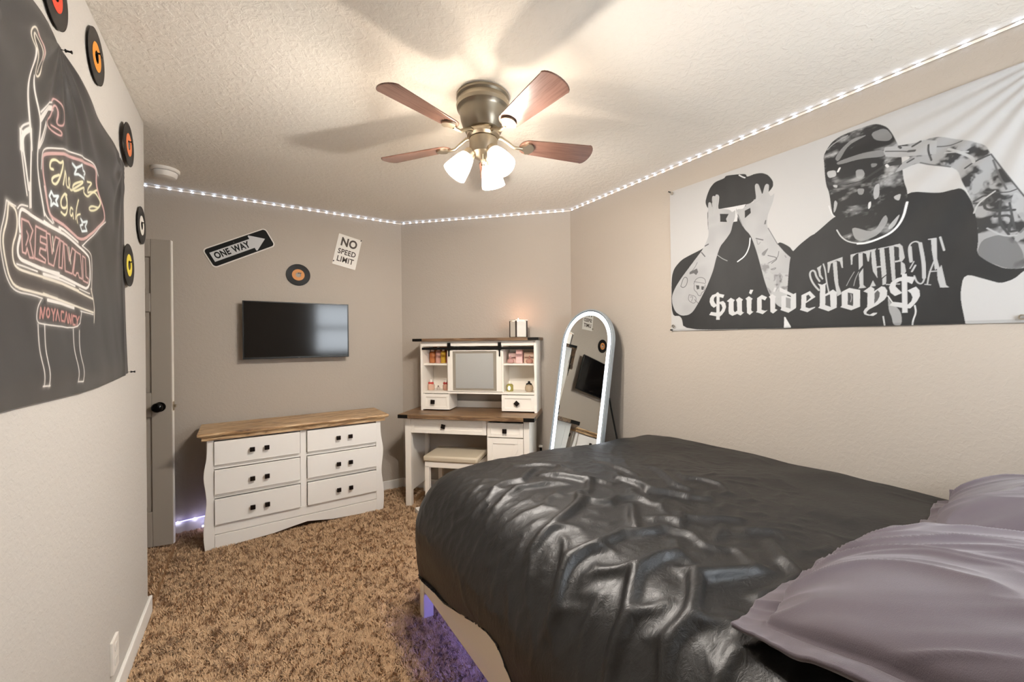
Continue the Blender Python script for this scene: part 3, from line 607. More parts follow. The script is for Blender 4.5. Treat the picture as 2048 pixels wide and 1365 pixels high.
EYE = mat('grommet_brass', 'b9b2a4', .3, 1)
def grommets(par, pts):
    for a, z in pts:
        b = MB().ring([(a+.010*math.cos(t), z+.010*math.sin(t)) for t in np.linspace(0, 2*math.pi, 16, endpoint=False)], [(a+.005*math.cos(t), z+.005*math.sin(t)) for t in np.linspace(0, 2*math.pi, 16, endpoint=False)], -.020, -.017)
        mesh_obj('grommet', b.v, b.f, EYE, par)
grommets(fr_, [(-1.613, 2.262), (-1.613, 1.415), (-.222, 1.393)])
def pin(nm, lab, a, z, fr, col='151412', y0=-.004, grp=None):
    m_ = Matrix.Translation((a, y0, z)) @ Matrix.Rotation(R(90), 4, 'X')
    return single(nm, MB().lathe([(.0009, -.004), (.0009, .004), (.0045, .004), (.0045, .006), (.0025, .008), (.0025, .014), (.0045, .016), (.0045, .018), (.0005, .019)], 12, m_), PINM, lab, 'push pin', (a, y0, z), fr, group=grp)
PINM = mat('pin_black', '181716', .35)
pin('push_pin', 'black push pin at the top left corner of the black and white flag', -1.632, 2.278, F_RIGHT)
pin('push_pin', 'black push pin at the bottom left corner of the black and white flag', -1.630, 1.392, F_RIGHT)

# ---- the dark neon-sign flag on the left wall
pr = Print(.83, 2.345, 1.19, 2.13, .002, -1, lin('2a2827')[:3])
w1 = lin('d9d4ce')[:3]; pk = lin('c09a96')[:3]; yl = lin('d6d0ae')[:3]; bl = lin('cfd9dc')[:3]; cr_ = lin('d2cabb')[:3]; dp = lin('b9807a')[:3]
pr.c += (fbm(pr.A*4, pr.B*4, 3, 70)[..., None]-.45)*.012
def L(pts, wd, col, gl=.006, **k): pr.line(pts, wd*.74, col, gl, **k)
pr.org = (0, 280, 3.4125)
pr.poly([(345, 70), (640, 130), (655, 330), (705, 510), (575, 690), (400, 580), (330, 480), (315, 110)], lin('352f2d')[:3]); pr.poly([(150, 440), (620, 740), (650, 1180), (120, 1030), (40, 720), (70, 440)], lin('3a3330')[:3])
pr.org = (30, 40, 5.25)
L([(190, 290), (180, 600), (165, 900), (165, 1150), (180, 1365)], .011, w1); L([(235, 600), (240, 800), (262, 1000), (275, 1100), (265, 1300)], .010, w1)
L([(190, 290), (168, 200), (165, 130), (180, 75), (205, 60), (240, 110), (270, 230), (285, 340), (310, 450), (305, 570), (270, 620), (240, 560), (215, 380), (200, 290), (190, 180), (205, 110), (240, 230), (265, 370), (265, 560)], .006, cr_)
L([(250, 150), (275, 260), (285, 420)], .010, pk); L([(275, 1050), (320, 990), (380, 940), (440, 958)], .018, w1); L([(275, 975), (330, 920), (380, 890), (440, 895)], .006, w1)
L([(440, 880), (455, 850), (490, 900), (525, 1000), (515, 1140), (460, 1130), (480, 1000), (458, 900), (430, 1040), (380, 1080), (400, 1150), (490, 1255), (500, 1200), (430, 1130)], .006, pk)
L([(362, 1100), (310, 1250), (265, 1345)], .014, w1); L([(378, 1130), (340, 1270), (275, 1360)], .005, w1); L([(165, 1150), (110, 1180), (85, 1235), (92, 1365)], .016, w1); L([(160, 1085), (90, 1110), (70, 1160), (72, 1365)], .006, w1)
pr.org = (0, 0, 3.41)
L([(160, 900), (160, 1000), (185, 1150), (210, 1300)], .010, w1); L([(146, 880), (150, 1000), (175, 1200), (200, 1340)], .006, w1); L([(215, 880), (215, 1100), (222, 1240), (230, 1420)], .009, w1); L([(278, 900), (262, 1080), (285, 1250), (312, 1400), (322, 1480)], .009, w1)
pr.org = (0, 280, 3.4125)
L([(215, 300), (218, 380), (222, 470)], .007, w1); L([(285, 280), (310, 430), (322, 520), (372, 582)], .006, w1); L([(325, 330), (345, 480), (378, 578)], .006, w1)
pr.org = (80, 290, 6.5)
L([(105, 525), (88, 400), (85, 180), (105, 145), (280, 137), (500, 172), (690, 195), (735, 250), (738, 440), (770, 600), (822, 800), (832, 930), (700, 1080), (560, 1238), (400, 1130), (250, 1020), (160, 950), (130, 800), (110, 560)], .011, pk)
L([(60, 330), (72, 130), (110, 75), (200, 68), (400, 90), (640, 130), (720, 190), (755, 320)], .005, w1); L([(842, 930), (720, 1100), (560, 1295)], .005, w1)
Y = .0085
L([(205, 345), (172, 330), (185, 230), (232, 215), (272, 272), (305, 225), (290, 350), (238, 545), (192, 520), (192, 450), (258, 415)], Y, yl); L([(325, 368), (300, 540)], Y, yl); L([(325, 368), (340, 430), (335, 540), (370, 580), (410, 520), (400, 420), (370, 480), (400, 590), (450, 590), (560, 450), (530, 445), (440, 530), (470, 612), (575, 500), (560, 600), (640, 640), (745, 520)], Y, yl)
L([(642, 430), (720, 432), (600, 590), (720, 545), (748, 580), (790, 690), (745, 790), (660, 812), (632, 780), (690, 740), (760, 750)], Y, yl)
L([(345, 670), (315, 655), (272, 740), (285, 850), (345, 840), (352, 720), (320, 660), (350, 760), (355, 880), (325, 950), (282, 900)], Y, yl); L([(440, 835), (405, 812), (388, 900), (420, 940), (440, 870), (445, 955)], Y, yl); L([(518, 700), (490, 850), (478, 960)], .007, yl); L([(540, 880), (492, 905), (505, 1000)], .007, yl)
L([(445, 240), (478, 285), (530, 225), (545, 300), (608, 320), (562, 352), (565, 408), (500, 362), (468, 372), (480, 300)], .009, bl, close=True, smooth=False); L([(180, 630), (202, 690), (250, 690), (225, 750), (245, 815), (200, 782), (170, 815), (175, 740), (155, 690)], .009, bl, close=True, smooth=False)
L([(548, 940), (575, 980), (620, 960), (600, 1030), (620, 1085), (560, 1102), (540, 1030), (570, 1010)], .009, bl, close=True, smooth=False)
pr.org = (0, 400, 5.687)
L([(130, 45), (210, 110), (236, 250), (230, 400), (185, 540), (190, 700), (230, 800), (400, 860), (682, 950), (900, 1030)], .008, cr_); L([(132, 50), (125, 250), (72, 430), (85, 600), (120, 780), (150, 900), (220, 1020), (440, 1075), (682, 1145)], .008, cr_)
L([(110, 20), (95, 200), (42, 400), (50, 600), (110, 900), (205, 1065), (400, 1100), (512, 1142)], .004, w1); L([(112, 18), (210, 85)], .004, w1); L([(232, 110), (262, 62), (345, 88)], .005, w1)
L([(268, 375), (252, 250), (262, 115), (310, 130), (400, 200), (520, 275), (640, 350), (700, 372)], .011, w1); L([(270, 430), (240, 580), (262, 690), (370, 740), (520, 812), (700, 862)], .012, w1); L([(235, 750), (330, 782), (460, 835)], .005, w1); L([(530, 865), (700, 915)], .010, w1)
L([(0, 0), (0, .1)], .0001, w1)
pr.org = (90, 400, 4.875)
L([(20, 228), (120, 310), (260, 390), (420, 510), (440, 570), (440, 862), (340, 830), (150, 750), (10, 690)], .011, w1); L([(148, 285), (330, 405)], .009, w1); L([(370, 432), (450, 490), (462, 560), (455, 860)], .004, w1); L([(10, 775), (160, 822), (330, 890), (470, 950)], .008, cr_)
L([(10, 932), (150, 990), (330, 1040), (480, 1085)], .008, cr_); L([(450, 850), (490, 1030), (490, 1185)], .006, cr_); L([(10, 740), (150, 785), (300, 842)], .008, w1); L([(340, 862), (440, 900)], .004, w1); L([(50, 992), (300, 1058)], .010, w1); L([(360, 1080), (480, 1105)], .004, w1)
pr.org = (0, 400, 3.103)
for G_ in ([(152, 125), (195, 145), (222, 200), (205, 265), (228, 372), (205, 368), (190, 310), (183, 345), (163, 335)], [(240, 172), (305, 208), (305, 250), (270, 235), (268, 272), (305, 290), (303, 325), (268, 310), (262, 345), (300, 382), (298, 402), (235, 372)],
    [(305, 215), (325, 225), (340, 345), (355, 240), (378, 255), (350, 422), (318, 405)], [(382, 262), (400, 275), (398, 437), (380, 430)], [(402, 280), (420, 290), (435, 385), (450, 300), (470, 315), (452, 462), (415, 450)],
    [(472, 318), (502, 332), (514, 485), (494, 478), (488, 452), (478, 452), (472, 472), (458, 462)], [(515, 340), (531, 350), (536, 468), (550, 480), (548, 507), (519, 495)]):
    L(G_, .0062, pk, .006, close=True, smooth=False)
L([(185, 205), (198, 235), (183, 290)], .005, pk, .004); L([(340, 240), (348, 330)], .005, cr_, .004); L([(430, 300), (443, 400)], .005, cr_, .004)
for G_ in ([(262, 745), (268, 682), (280, 745), (292, 682)], [(335, 690), (345, 722), (344, 758)], [(356, 690), (345, 722)], [(360, 755), (372, 695), (384, 760)], [(412, 706), (398, 703), (395, 730), (398, 760), (412, 762)], [(418, 765), (428, 705), (438, 768)], [(443, 768), (444, 714), (456, 772), (459, 716)],
    [(480, 724), (467, 720), (465, 748), (468, 776), (481, 778)], [(485, 724), (492, 752), (491, 785)], [(501, 724), (492, 752)]): L(G_, .0075, dp, .004, smooth=False)
L([(312, 684), (302, 700), (304, 735), (314, 742), (322, 720), (320, 692), (312, 684)], .007, dp, .004)
L([(272, 632), (248, 680), (240, 770), (280, 785), (505, 806), (514, 692)], .004, w1); L([(310, 634), (470, 670)], .009, w1)
for G_ in ([(290, 785), (294, 1170)], [(250, 785), (262, 1172)], [(255, 1173), (300, 1168)], [(470, 805), (475, 1130)], [(505, 810), (507, 1130)], [(475, 1133), (508, 1130)]): L(G_, .0045, w1, .005, smooth=False)
def fold_l(A, B):
    d = .010+.016*(fbm(A*2.6+B*1.2, B*1.6, 3, 90)-.45)+.004*np.sin(A*19-B*6)*np.clip((B-1.6)*2, 0, 1)
    for px_, pz_, amp in ((1.575, 2.137, .004), (2.31, 2.09, .003), (.9, 2.15, .005)):     # cloth sags from its pins
        r_ = np.hypot(A-px_, B-pz_)+1e-6; th = np.arctan2(pz_-B, A-px_); d += amp*np.sin(th*13)*np.exp(-((r_-.2)/.28)**2)*np.clip(r_*9, 0, 1)
    d += .009*np.exp(-((B-1.25)/.05)**2)*np.clip((2.3-A)*2, 0, 1)+.004*np.exp(-((A-2.26-(B-1.6)*.05)/.03)**2)*np.clip((2.0-B)*2, 0, 1)
    d = d*np.clip((2.36-A)/.12, .45, 1)
    return np.clip(d, .003, .05)
def out_l(A, B):
    s_ = (A-.83)/1.515; t_ = (B-1.19)/.94
    top = 2.137-.012*np.abs(np.sin((A-.83)*math.pi/.745))*(A < 1.575)-.008*np.sin(np.clip((A-1.575)/.68, 0, 1)*math.pi)-.060*np.clip((A-1.575)/.68, 0, 1)
    bot = 1.190+.010*np.sin(s_*5)*(1-s_)+.024*np.clip((A-1.7)/.6, 0, 1)**1.5
    edge = np.interp(t_, [0, .12, .5, .8, 1], [2.290, 2.272, 2.243, 2.246, 2.256])
    return np.where(A > 2.05, 2.05+(A-2.05)*(edge-2.05)/.295, A), bot+(top-bot)*t_
fl_ = flag('neon_sign_flag', 'dark flag printed with a neon roadside sign hanging on the left wall', pr, fold_l, F_LEFT, out_l, cloth_mat('flag_satin', .42, .2))
pin('push_pin', 'black push pin in the top edge of the dark neon sign flag', 1.578, 2.131, F_LEFT, y0=-.012); pin('push_pin', 'black push pin at the bottom right corner of the dark neon sign flag', 2.284, 1.220, F_LEFT, y0=-.010)

# ------------------------------------------------------------------ records
VIN = NT('vinyl'); gr = VIN.n('ShaderNodeTexWave', wave_type='RINGS', rings_direction='Y', i_Scale=110); VIN.l(VIN.co(), gr.inputs['Vector']); VIN.bump(gr.outputs[1], .0003)
VIN.b.inputs['Base Color'].default_value = lin('161514'); VIN.b.inputs['Specular IOR Level'].default_value = .25; VIN.b.inputs['Roughness'].default_value = .35; VIN = VIN.m
circ = lambda r, n=56: [(r*math.cos(t), r*math.sin(t)) for t in np.linspace(0, 2*math.pi, n, endpoint=False)]
def record(label, a, z, fr, col, lift=.006, grp='seven inch records on the walls'):
    t = Thing('vinyl_record', label, 'record', (a, -lift, z), fr, group=grp)
    q = lambda r: [(a+x, z+y) for x, y in circ(r)]
    t.part('disc', MB().ring(q(.0875), q(.0195), -lift-.002, -lift), VIN, bevel=.0006)
    t.part('paper_label', MB().ring(q(.0455), q(.0198), -lift-.0026, -lift-.002), mat('record_label', col, .6))
    t.part('pin', MB().box(a-.002, a+.022, -lift-.012, -lift-.009, z+.012, z+.017).box(a-.001, a+.003, -lift-.01, -.0002, z+.012, z+.016), PINM)
    return t
record('black record with an orange label on the far wall above the television', .340, 1.889, F_FAR, 'd08e52')
record('black record with a red label, nearest the camera and cut by the photo edge', 1.548, 2.262, F_LEFT, 'd4452a')
record('black record with a deep orange label second from the camera on the left wall', 1.893, 2.298, F_LEFT, 'd98c2f')
record('black record with a salmon label over the top right corner of the neon flag', 2.28, 2.165, F_LEFT, 'd97a4a', lift=.014)
record('black record with a white label right beside the edge of the left wall', 2.560, 1.897, F_LEFT, 'e0dbd2')
record('black record with a yellow label beside the right edge of the neon flag', 2.272, 1.662, F_LEFT, 'dcc84a', lift=.013)

# ------------------------------------------------------------------ signs on the far wall
SW = mat('sign_white', 'dcd8d0', .45); SB = mat('sign_black', '121211', .5, spec=.2); SS = mat('sign_silver', 'c4c4c4', .4)
def rrect(w_, h_, r_, n=6, cx=0, cz=0):
    o_ = []
    for sx, sz, a0 in ((1, 1, 0), (-1, 1, 90), (-1, -1, 180), (1, -1, 270)):
        for t in np.linspace(a0, a0+90, n): o_.append((cx+sx*(w_/2-r_)+r_*math.cos(R(t)), cz+sz*(h_/2-r_)+r_*math.sin(R(t))))
    return o_
def tilt(pts, a, cx, cz): c_, s_ = math.cos(a), math.sin(a); return [(cx+x*c_-z*s_, cz+x*s_+z*c_) for x, z in pts]
ow = Thing('one_way_sign', 'black and white ONE WAY arrow sign tilted up on the far wall', 'sign', (-.049, -.004, 2.065), F_FAR)
A0 = math.atan2(2.222-2.008, .118+.273)*.985
cx, cz = -.049, 2.066; wd, hd = .452, .152
ow.part('plate', MB().prism(tilt(rrect(wd, hd, .028), A0, cx, cz), -.006, -.004), SW)
ow.part('black_field', MB().prism(tilt(rrect(wd-.016, hd-.016, .022), A0, cx, cz), -.0066, -.006), SB)
ar = [(-.196, -.036), (.085, -.036), (.085, -.058), (.092, -.062), (.182, 0), (.092, .062), (.085, .058), (.085, .036), (-.196, .036)]
ow.part('arrow', MB().prism(tilt(ar, A0, cx, cz), -.0072, -.0066), SS)
lx, lz = tilt([(-.058, 0)], A0, cx, cz)[0]
text_part('ONE WAY', .064, SB, ow.o, (lx-ow.off[0], -.0034, lz-ow.off[2]), fr_tilt=-A0, bold=.0024, sx=.76)
ow.part('bolt', MB().lathe([(.004, 0), (.004, .002), (.001, .003)], 10, Matrix.Translation((*[tilt([(-.02, .05)], A0, cx, cz)[0][0], -.0066], tilt([(-.02, .05)], A0, cx, cz)[0][1])) @ Matrix.Rotation(R(90), 4, 'X')), mat('dark_bolt', '3a3734', .4))
ns = Thing('no_speed_limit_sign', 'small white NO SPEED LIMIT sign hanging askew on the far wall', 'sign', (.716, -.003, 2.118), F_FAR)
A1 = -math.atan2(.240, .86)*.62*0-R(12.5); cx, cz = .716, 2.118
ns.part('plate', MB().prism(tilt(rrect(.190, .270, .003, 2), A1, cx, cz), -.005, -.003), mat('sign_cream', 'e4dfd6', .5))
for s_, sz_, px_, pz_, bd in (('NO', .098, .0, .072, .0034), ('SPEED', .062, .0, -.012, .0015), ('LIMIT', .066, -.001, -.078, .0015)):
    lx, lz = tilt([(px_, pz_)], A1, cx, cz)[0]
    text_part(s_, sz_, mat('sign_brown', '4a4038', .6), ns.o, (lx-cx, -.0026, lz-cz), fr_tilt=-A1, bold=bd, sx=.84)
pin('push_pin', 'black push pin at the top right corner of the NO SPEED LIMIT sign', *tilt([(.088, .128)], A1, cx, cz)[0], F_FAR, y0=-.005)
pin('push_pin', 'black push pin at the bottom left corner of the NO SPEED LIMIT sign', *tilt([(-.090, -.110)], A1, cx, cz)[0], F_FAR, y0=-.005)
# ================================================================== television
tv = Thing('television', 'black flat screen television mounted on the far wall above the dresser', 'television', (.333, -.01, 1.22), F_FAR)
tv.part('bezel', MB().ring([(x, z) for x, z in ((-.040, 1.218), (.706, 1.218), (.706, 1.658), (-.040, 1.658))], [(x, z) for x, z in ((-.031, 1.232), (.697, 1.232), (.697, 1.650), (-.031, 1.650))], -.085, -.078), BLK, bevel=.0015)
tv.part('screen', MB().box(-.032, .698, -.0825, -.078, 1.230, 1.651), SCREEN)
tv.part('back_shell', MB().box(-.038, .704, -.078, -.062, 1.220, 1.656).box(.10, .56, -.062, -.035, 1.24, 1.50), mat('tv_back', '121213', .5), bevel=.004)
tv.part('wall_bracket', MB().box(.20, .46, -.012, 0, 1.34, 1.54).box(.22, .26, -.035, -.012, 1.30, 1.58).box(.40, .44, -.035, -.012, 1.30, 1.58), BLACKM, bevel=.002)
tv.part('status_light', MB().box(.325, .341, -.086, -.0845, 1.2215, 1.2235), mat('tv_logo', '77787c', .4))

# ================================================================== dresser
dr = Thing('dresser', 'white six-drawer dresser with a rustic natural wood top below the television', 'dresser', (.56, .2, 0), F_DR)
DD = .362
def wav(z):                                     # serpentine edge of the corner posts
    pts = [(0, -.004), (.03, -.010), (.12, -.014), (.20, -.008), (.306, .006), (.38, .0), (.46, -.011), (.50, -.010), (.56, .001), (.62, .009), (.71, .010)]
    return float(np.interp(z, [p_[0] for p_ in pts], [p_[1] for p_ in pts]))
zs = np.linspace(0, .71, 48); zw = np.array([wav(z) for z in zs]); zw = np.convolve(np.pad(zw, 2, 'edge'), np.ones(5)/5, 'valid')
W2 = 1.128
for side in (0, 1):
    left = [(x, z) for x, z in zip(zw, zs)]; right = [(.046, z) for z in zs[::-1]]; poly = left+right
    if side: poly = [(W2-x, z) for x, z in poly]
    dr.part('corner_post', MB().prism(poly, 0, .034), WHITE, bevel=.002, label='white corner post with a wavy outer edge')
dr.part('case', MB().box(.004, .020, .034, DD, .03, .71).box(W2-.020, W2-.004, .034, DD, .03, .71).box(.02, W2-.02, DD-.008, DD, .03, .71)
        .box(.046, W2-.046, .014, .030, .703, .71).box(.046, W2-.046, .012, .030, .516, .543).box(.046, W2-.046, .012, .030, .326, .352).box(.046, W2-.046, .004, .030, .094, .156)
        .box(.548, .588, .010, .030, .156, .703).box(.02, W2-.02, .034, DD-.01, .10, .112), WHITE, bevel=.0015)
ap = [(.046, 0), (.046, .090), (W2-.046, .090), (W2-.046, 0), (W2-.10, .002), (W2-.22, .010), (.76, .018), (.66, .034), (.59, .045), (.50, .034), (.38, .016), (.22, .008), (.12, .001)]
dr.part('apron', MB().prism(ap, -.002, .022), WHITE, bevel=.0015)
top_ = dr.part('top', MB().box(-.018, W2+.022, -.020, DD+.008, .711, .737), RUST, bevel=.003, label='natural wood top with dark knots')
dr.part('top_moulding', MB().box(-.040, W2+.046, -.042, DD+.012, .745, .762).prism([(0, 0)]*0+[(-.030, .737), (W2+.035, .737), (W2+.046, .746), (-.040, .746)], -.034, DD+.010), RUST, top_, bevel=.004)
kn = None
rows = ((.544, .703, .624), (.353, .516, .428), (.157, .325, .235))
for r_, (z0_, z1_, zk) in enumerate(rows):
    for x0_, x1_, ks in ((.046, .546, (.256, .340)), (.589, 1.081, (.799, .884))):
        d_ = dr.part('drawer', MB().box(x0_+.002, x1_-.002, -.014, .012, z0_+.004, z1_-.004), WHITE, bevel=.0015)
        for kx_ in ks:
            b = MB().lathe([(.006, 0), (.005, .012), (.007, .016)], 12, Matrix.Translation((kx_, -.014, zk)) @ Matrix.Rotation(R(90), 4, 'X'))
            b.box(kx_-.0145, kx_+.0145, -.040, -.026, zk-.0145, zk+.0145); dr.part('knob', b, KNOB, d_, bevel=.002)

# ================================================================== vanity desk
S0 = .228; 
va = Thing('vanity_desk', 'white farmhouse vanity desk with brown wood top and hutch in the corner', 'vanity desk', (.76, -.24, 0), F_ANG)
v_ = lambda x0, x1, o0, o1, z0, z1: (x0, x1, -o1, -o0, z0, z1)         # offsets o measured out from the wall
def B(*a): 
    m = MB()
    for q in a: m.box(*v_(*q))
    return m
XB1 = 1.252; XM = .915
va.part('desk_top', B((S0-.030, 1.300, .02, .472, .725, .757)), DARKW, bevel=.002, label='weathered brown wood desk top')
va.part('side_panel', B((S0, S0+.018, .03, .372, .10, .725), (S0, S0+.050, .372, .412, 0, .725), (S0, S0+.045, .03, .07, 0, .725)), VWHITE, bevel=.002)
va.part('side_panel', B((XB1-.018, XB1, .03, .372, .06, .725), (XB1-.045, XB1, .372, .412, 0, .725), (XB1-.045, XB1, .03, .07, 0, .725)), VWHITE, bevel=.002)
va.part('cabinet', B((XM, XM+.016, .03, .400, .08, .725), (XM+.016, XB1-.018, .03, .395, .08, .096), (XM+.016, XB1-.018, .03, .395, .585, .600), (XM+.016, XB1-.018, .03, .040, .096, .725), (S0+.018, XM, .03, .045, .60, .70)), VWHITE, bevel=.0015)
def shaker(x0, x1, o, z0, z1, fw, t=.016, rec=.006):
    return B((x0, x1, o-t, o-rec, z0, z1), (x0, x0+fw, o-rec, o, z0, z1), (x1-fw, x1, o-rec, o, z0, z1), (x0+fw, x1-fw, o-rec, o, z0, z0+fw), (x0+fw, x1-fw, o-rec, o, z1-fw, z1))
def vknob(par, s, o, z, ang, sz=.017):
    b = MB().lathe([(.006, 0), (.005, .012), (.007, .016)], 12, Matrix.Translation((s, -o, z)) @ Matrix.Rotation(R(90), 4, 'X'))
    mm = Matrix.Translation((s, -o-.021, z)) @ Matrix.Rotation(R(ang), 4, 'Y'); b.box(-sz, sz, -.004, .004, -sz, sz, mm).box(-sz*.6, sz*.6, -.007, -.004, -sz*.6, sz*.6, mm)
    va.part('knob', b, KNOB, par, bevel=.0015)
d_ = va.part('drawer', shaker(S0+.052, XM-.004, .410, .600, .712, .030), VWHITE, bevel=.0012); vknob(d_, .56, .402, .660, 12)
d_ = va.part('drawer', shaker(XM+.006, XB1-.048, .410, .590, .700, .028), VWHITE, bevel=.0012); vknob(d_, 1.060, .402, .640, 0)
d_ = va.part('door', shaker(XM+.006, XB1-.048, .410, .085, .582, .042), VWHITE, bevel=.0012)
dx0, dx1, dz0, dz1 = XM+.048, XB1-.090, .13, .54
L_ = math.hypot(dx1-dx0, dz1-dz0); mm = Matrix.Translation((dx0, 0, dz0)) @ Matrix.Rotation(-math.atan2(dz1-dz0, dx1-dx0), 4, 'Y')
va.part('brace', MB().box(0, L_, -.409, -.402, -.018, .018, mm), VWHITE, d_, bevel=.001)
va.part('hinge', B((XM+.008, XM+.020, .408, .416, .30, .40)), BLACKM, d_, bevel=.001)
for a, bb in ((S0-.032, S0+.052), (1.218, 1.302)):
    va.part('corner_bracket', B((a, bb, .471, .475, .727, .755), (a if a < .5 else bb-.004, a+.004 if a < .5 else bb, .40, .4745, .727, .755)), BLACKM, bevel=.001)
# hutch
HF = .262; ha, hb = .300, 1.290; IL, IR = .532, 1.016
va.part('hutch_top', B((.248, 1.312, .02, .300, 1.338, 1.362)), DARKW, bevel=.002, label='weathered brown wood hutch top')
for a, bb in ((.246, .330), (1.228, 1.314)): va.part('corner_bracket', B((a, bb, .299, .303, 1.340, 1.361), (a if a < .5 else bb-.004, a+.004 if a < .5 else bb, .235, .3025, 1.340, 1.361)), BLACKM, bevel=.001)
va.part('hutch_side', B((ha, ha+.018, .03, HF, .757, 1.338)), VWHITE, bevel=.0015); va.part('hutch_side', B((hb-.020, hb, .03, HF, .757, 1.338)), VWHITE, bevel=.0015)
va.part('hutch_rail', B((ha+.018, hb-.020, HF-.016, HF, 1.296, 1.338), (ha+.018, hb-.020, .03, .20, 1.322, 1.338)), VWHITE, bevel=.0015)
va.part('shelf', B((ha+.018, hb-.020, .03, HF-.004, .902, .918)), VWHITE, bevel=.001)
va.part('shelf', B((ha+.018, IL, .03, HF-.03, 1.136, 1.150)), VWHITE, bevel=.001); va.part('shelf', B((IR, hb-.020, .03, HF-.03, 1.136, 1.150)), VWHITE, bevel=.001)
va.part('divider', B((IL, IL+.014, .03, HF-.018, .918, 1.322)), VWHITE, bevel=.001); va.part('divider', B((IR-.014, IR, .03, HF-.018, .918, 1.322)), VWHITE, bevel=.001)
va.part('back_panel', B((ha+.018, hb-.020, .022, .030, .90, 1.338)), VWHITE); va.part('lower_rail', B((ha+.018, hb-.020, .03, .046, .757, .812)), VWHITE, bevel=.001)
for a, bb, s_, an in ((ha+.018, IL+.020, .412, 3), (IR-.014, hb-.020, 1.128, 42)):
    va.part('drawer_box', B((a, a+.012, .06, HF-.016, .765, .902), (bb-.012, bb, .06, HF-.016, .765, .902), (a+.012, bb-.012, .06, HF-.016, .765, .777)), VWHITE, bevel=.001)
    d_ = va.part('drawer', shaker(a, bb, HF, .768, .896, .026), VWHITE, bevel=.0012); vknob(d_, s_, HF-.006, .832, an, .018)
va.part('barn_rail', B((ha+.018, hb-.020, HF+.004, HF+.010, 1.268, 1.286)), BLACKM, bevel=.001)
md = va.part('mirror_door', MB().ring([(x, z) for x, z in ((.545, .922), (1.006, .922), (1.006, 1.262), (.545, 1.262))], [(x, z) for x, z in ((.586, .928), (.962, .928), (.962, 1.254), (.586, 1.254))], -HF-.002, -HF+.014), VWHITE, bevel=.0015)
va.part('mirror_glass', B((.612, .936, HF-.008, HF-.002, .948, 1.236)), MIRROR, md)
va.part('glass_border', B((.584, .964, HF-.010, HF-.005, .926, 1.256)), mat('bevelled_border', 'a59c8e', .25, .4), md)
for s_ in (.560, .992): va.part('strap_hanger', B((s_-.006, s_+.006, HF+.010, HF+.014, 1.212, 1.30), (s_-.014, s_+.014, HF+.009, HF+.015, 1.262, 1.325)), BLACKM, md, bevel=.001)

# small things on the vanity
def bottle(label, s, z, prof, col, cap=None, capprof=None, grp='bottles on the vanity hutch', o=.12, rough=.12, alpha=True, extra=None, neck='f0e4d8'):
    t = Thing('perfume_bottle', label, 'bottle', (s, -o, z), F_ANG, group=grp)
    m4 = Matrix.Translation((s, -o, z))
    bm_ = mat('bottle_glass', col, rough, spec=.6, trans=.35 if alpha else 0, ior=1.3)
    t.part('glass_body', MB().lathe(prof, 20, m4), bm_, smooth=40)
    if capprof: t.part('cap', MB().lathe(capprof, 16, m4), mat('bottle_cap', cap, .35), smooth=40)
    if extra: extra(t, m4)
    return t
mist = lambda hgt, r_: [(r_*.92, 0), (r_, .004), (r_, hgt*.68), (r_*.8, hgt*.76), (r_*.35, hgt*.8)]
mcap = lambda hgt, r_: [(r_*.5, hgt*.8), (r_*.5, hgt*.97), (r_*.35, hgt)]
bx = single('gift_box', B((ha+.022, IL-.006, .034, .048, 1.1505, 1.292)), mat('copper_card', 'a5673c', .45), 'flat copper-brown box behind the bottles on the upper left vanity shelf', 'box', (.42, -.04, 1.1505), F_ANG, bevel=.001)
bottle('amber body mist bottle, first from the left on the upper left vanity shelf', .350, 1.1505, mist(.125, .027), 'd98a55', 'e9d3c0', mcap(.125, .027))
bottle('pale pink body mist bottle, second from the left on the upper left shelf', .408, 1.1505, mist(.14, .025), 'e8b0a0', 'f2e9e0', mcap(.14, .025), o=.13)
bottle('yellow body mist bottle on the upper left shelf of the vanity', .458, 1.1505, mist(.130, .023), 'eec04a', 'f4ead6', mcap(.130, .023), o=.14)
bottle('magenta body mist bottle beside the divider on the upper left shelf', .504, 1.1505, mist(.125, .022), 'e0668a', 'b08a7c', mcap(.125, .022), o=.13)
def bow(col):
    def f(t, m4):
        b = MB()
        for sx in (-1, 1): b.lathe([(.002, 0), (.010, .006), (.013, .014), (.006, .024)], 10, m4 @ Matrix.Translation((0, -.006, .056)) @ Matrix.Rotation(R(78*sx), 4, 'Y'))
        b.lathe([(.002, -.006), (.007, -.002), (.007, .004), (.002, .007)], 10, m4 @ Matrix.Translation((0, -.010, .058))); t.part('bow', b, mat('ribbon', col, .5), smooth=50)
    return f
sq = [(.024, 0), (.029, .006), (.029, .040), (.024, .050), (.010, .056), (.008, .066)]
cl = [(.011, .066), (.014, .072), (.013, .086), (.009, .090)]
bottle('clear blush bottle with a red bow at the left of the lower left shelf', .352, .9185, sq, 'e9c3ac', 'e6e2da', cl, o=.16, extra=bow('b5342c'))
bottle('tiny clear bottle standing between the two red-bowed bottles', .412, .9185, [(.012, 0), (.015, .004), (.014, .022), (.006, .027)], 'dccfc2', '6a5a50', [(.006, .027), (.007, .034), (.004, .038)], o=.15)
bottle('clear blush bottle with a red bow next to the divider on the lower left shelf', .488, .9185, sq, 'dfae98', 'e6e2da', cl, o=.16, extra=bow('a8302c'))
def oval(t, m4): t.part('oval_label', MB().add([m4 @ Vector((.013*math.cos(a), -.0292, .028+.019*math.sin(a))) for a in np.linspace(0, 2*math.pi, 20, endpoint=False)], [tuple(range(20))]), mat('label_white', 'f5f2ea', .6))
bottle('green-gold bottle with a white oval label on the lower right shelf', 1.052, .9185, [(.026, 0), (.0285, .005), (.0285, .048), (.022, .058), (.009, .062)], 'b5ab5e', 'f3efe4', [(.010, .062), (.012, .066), (.011, .084), (.006, .087)], o=.17, extra=oval)
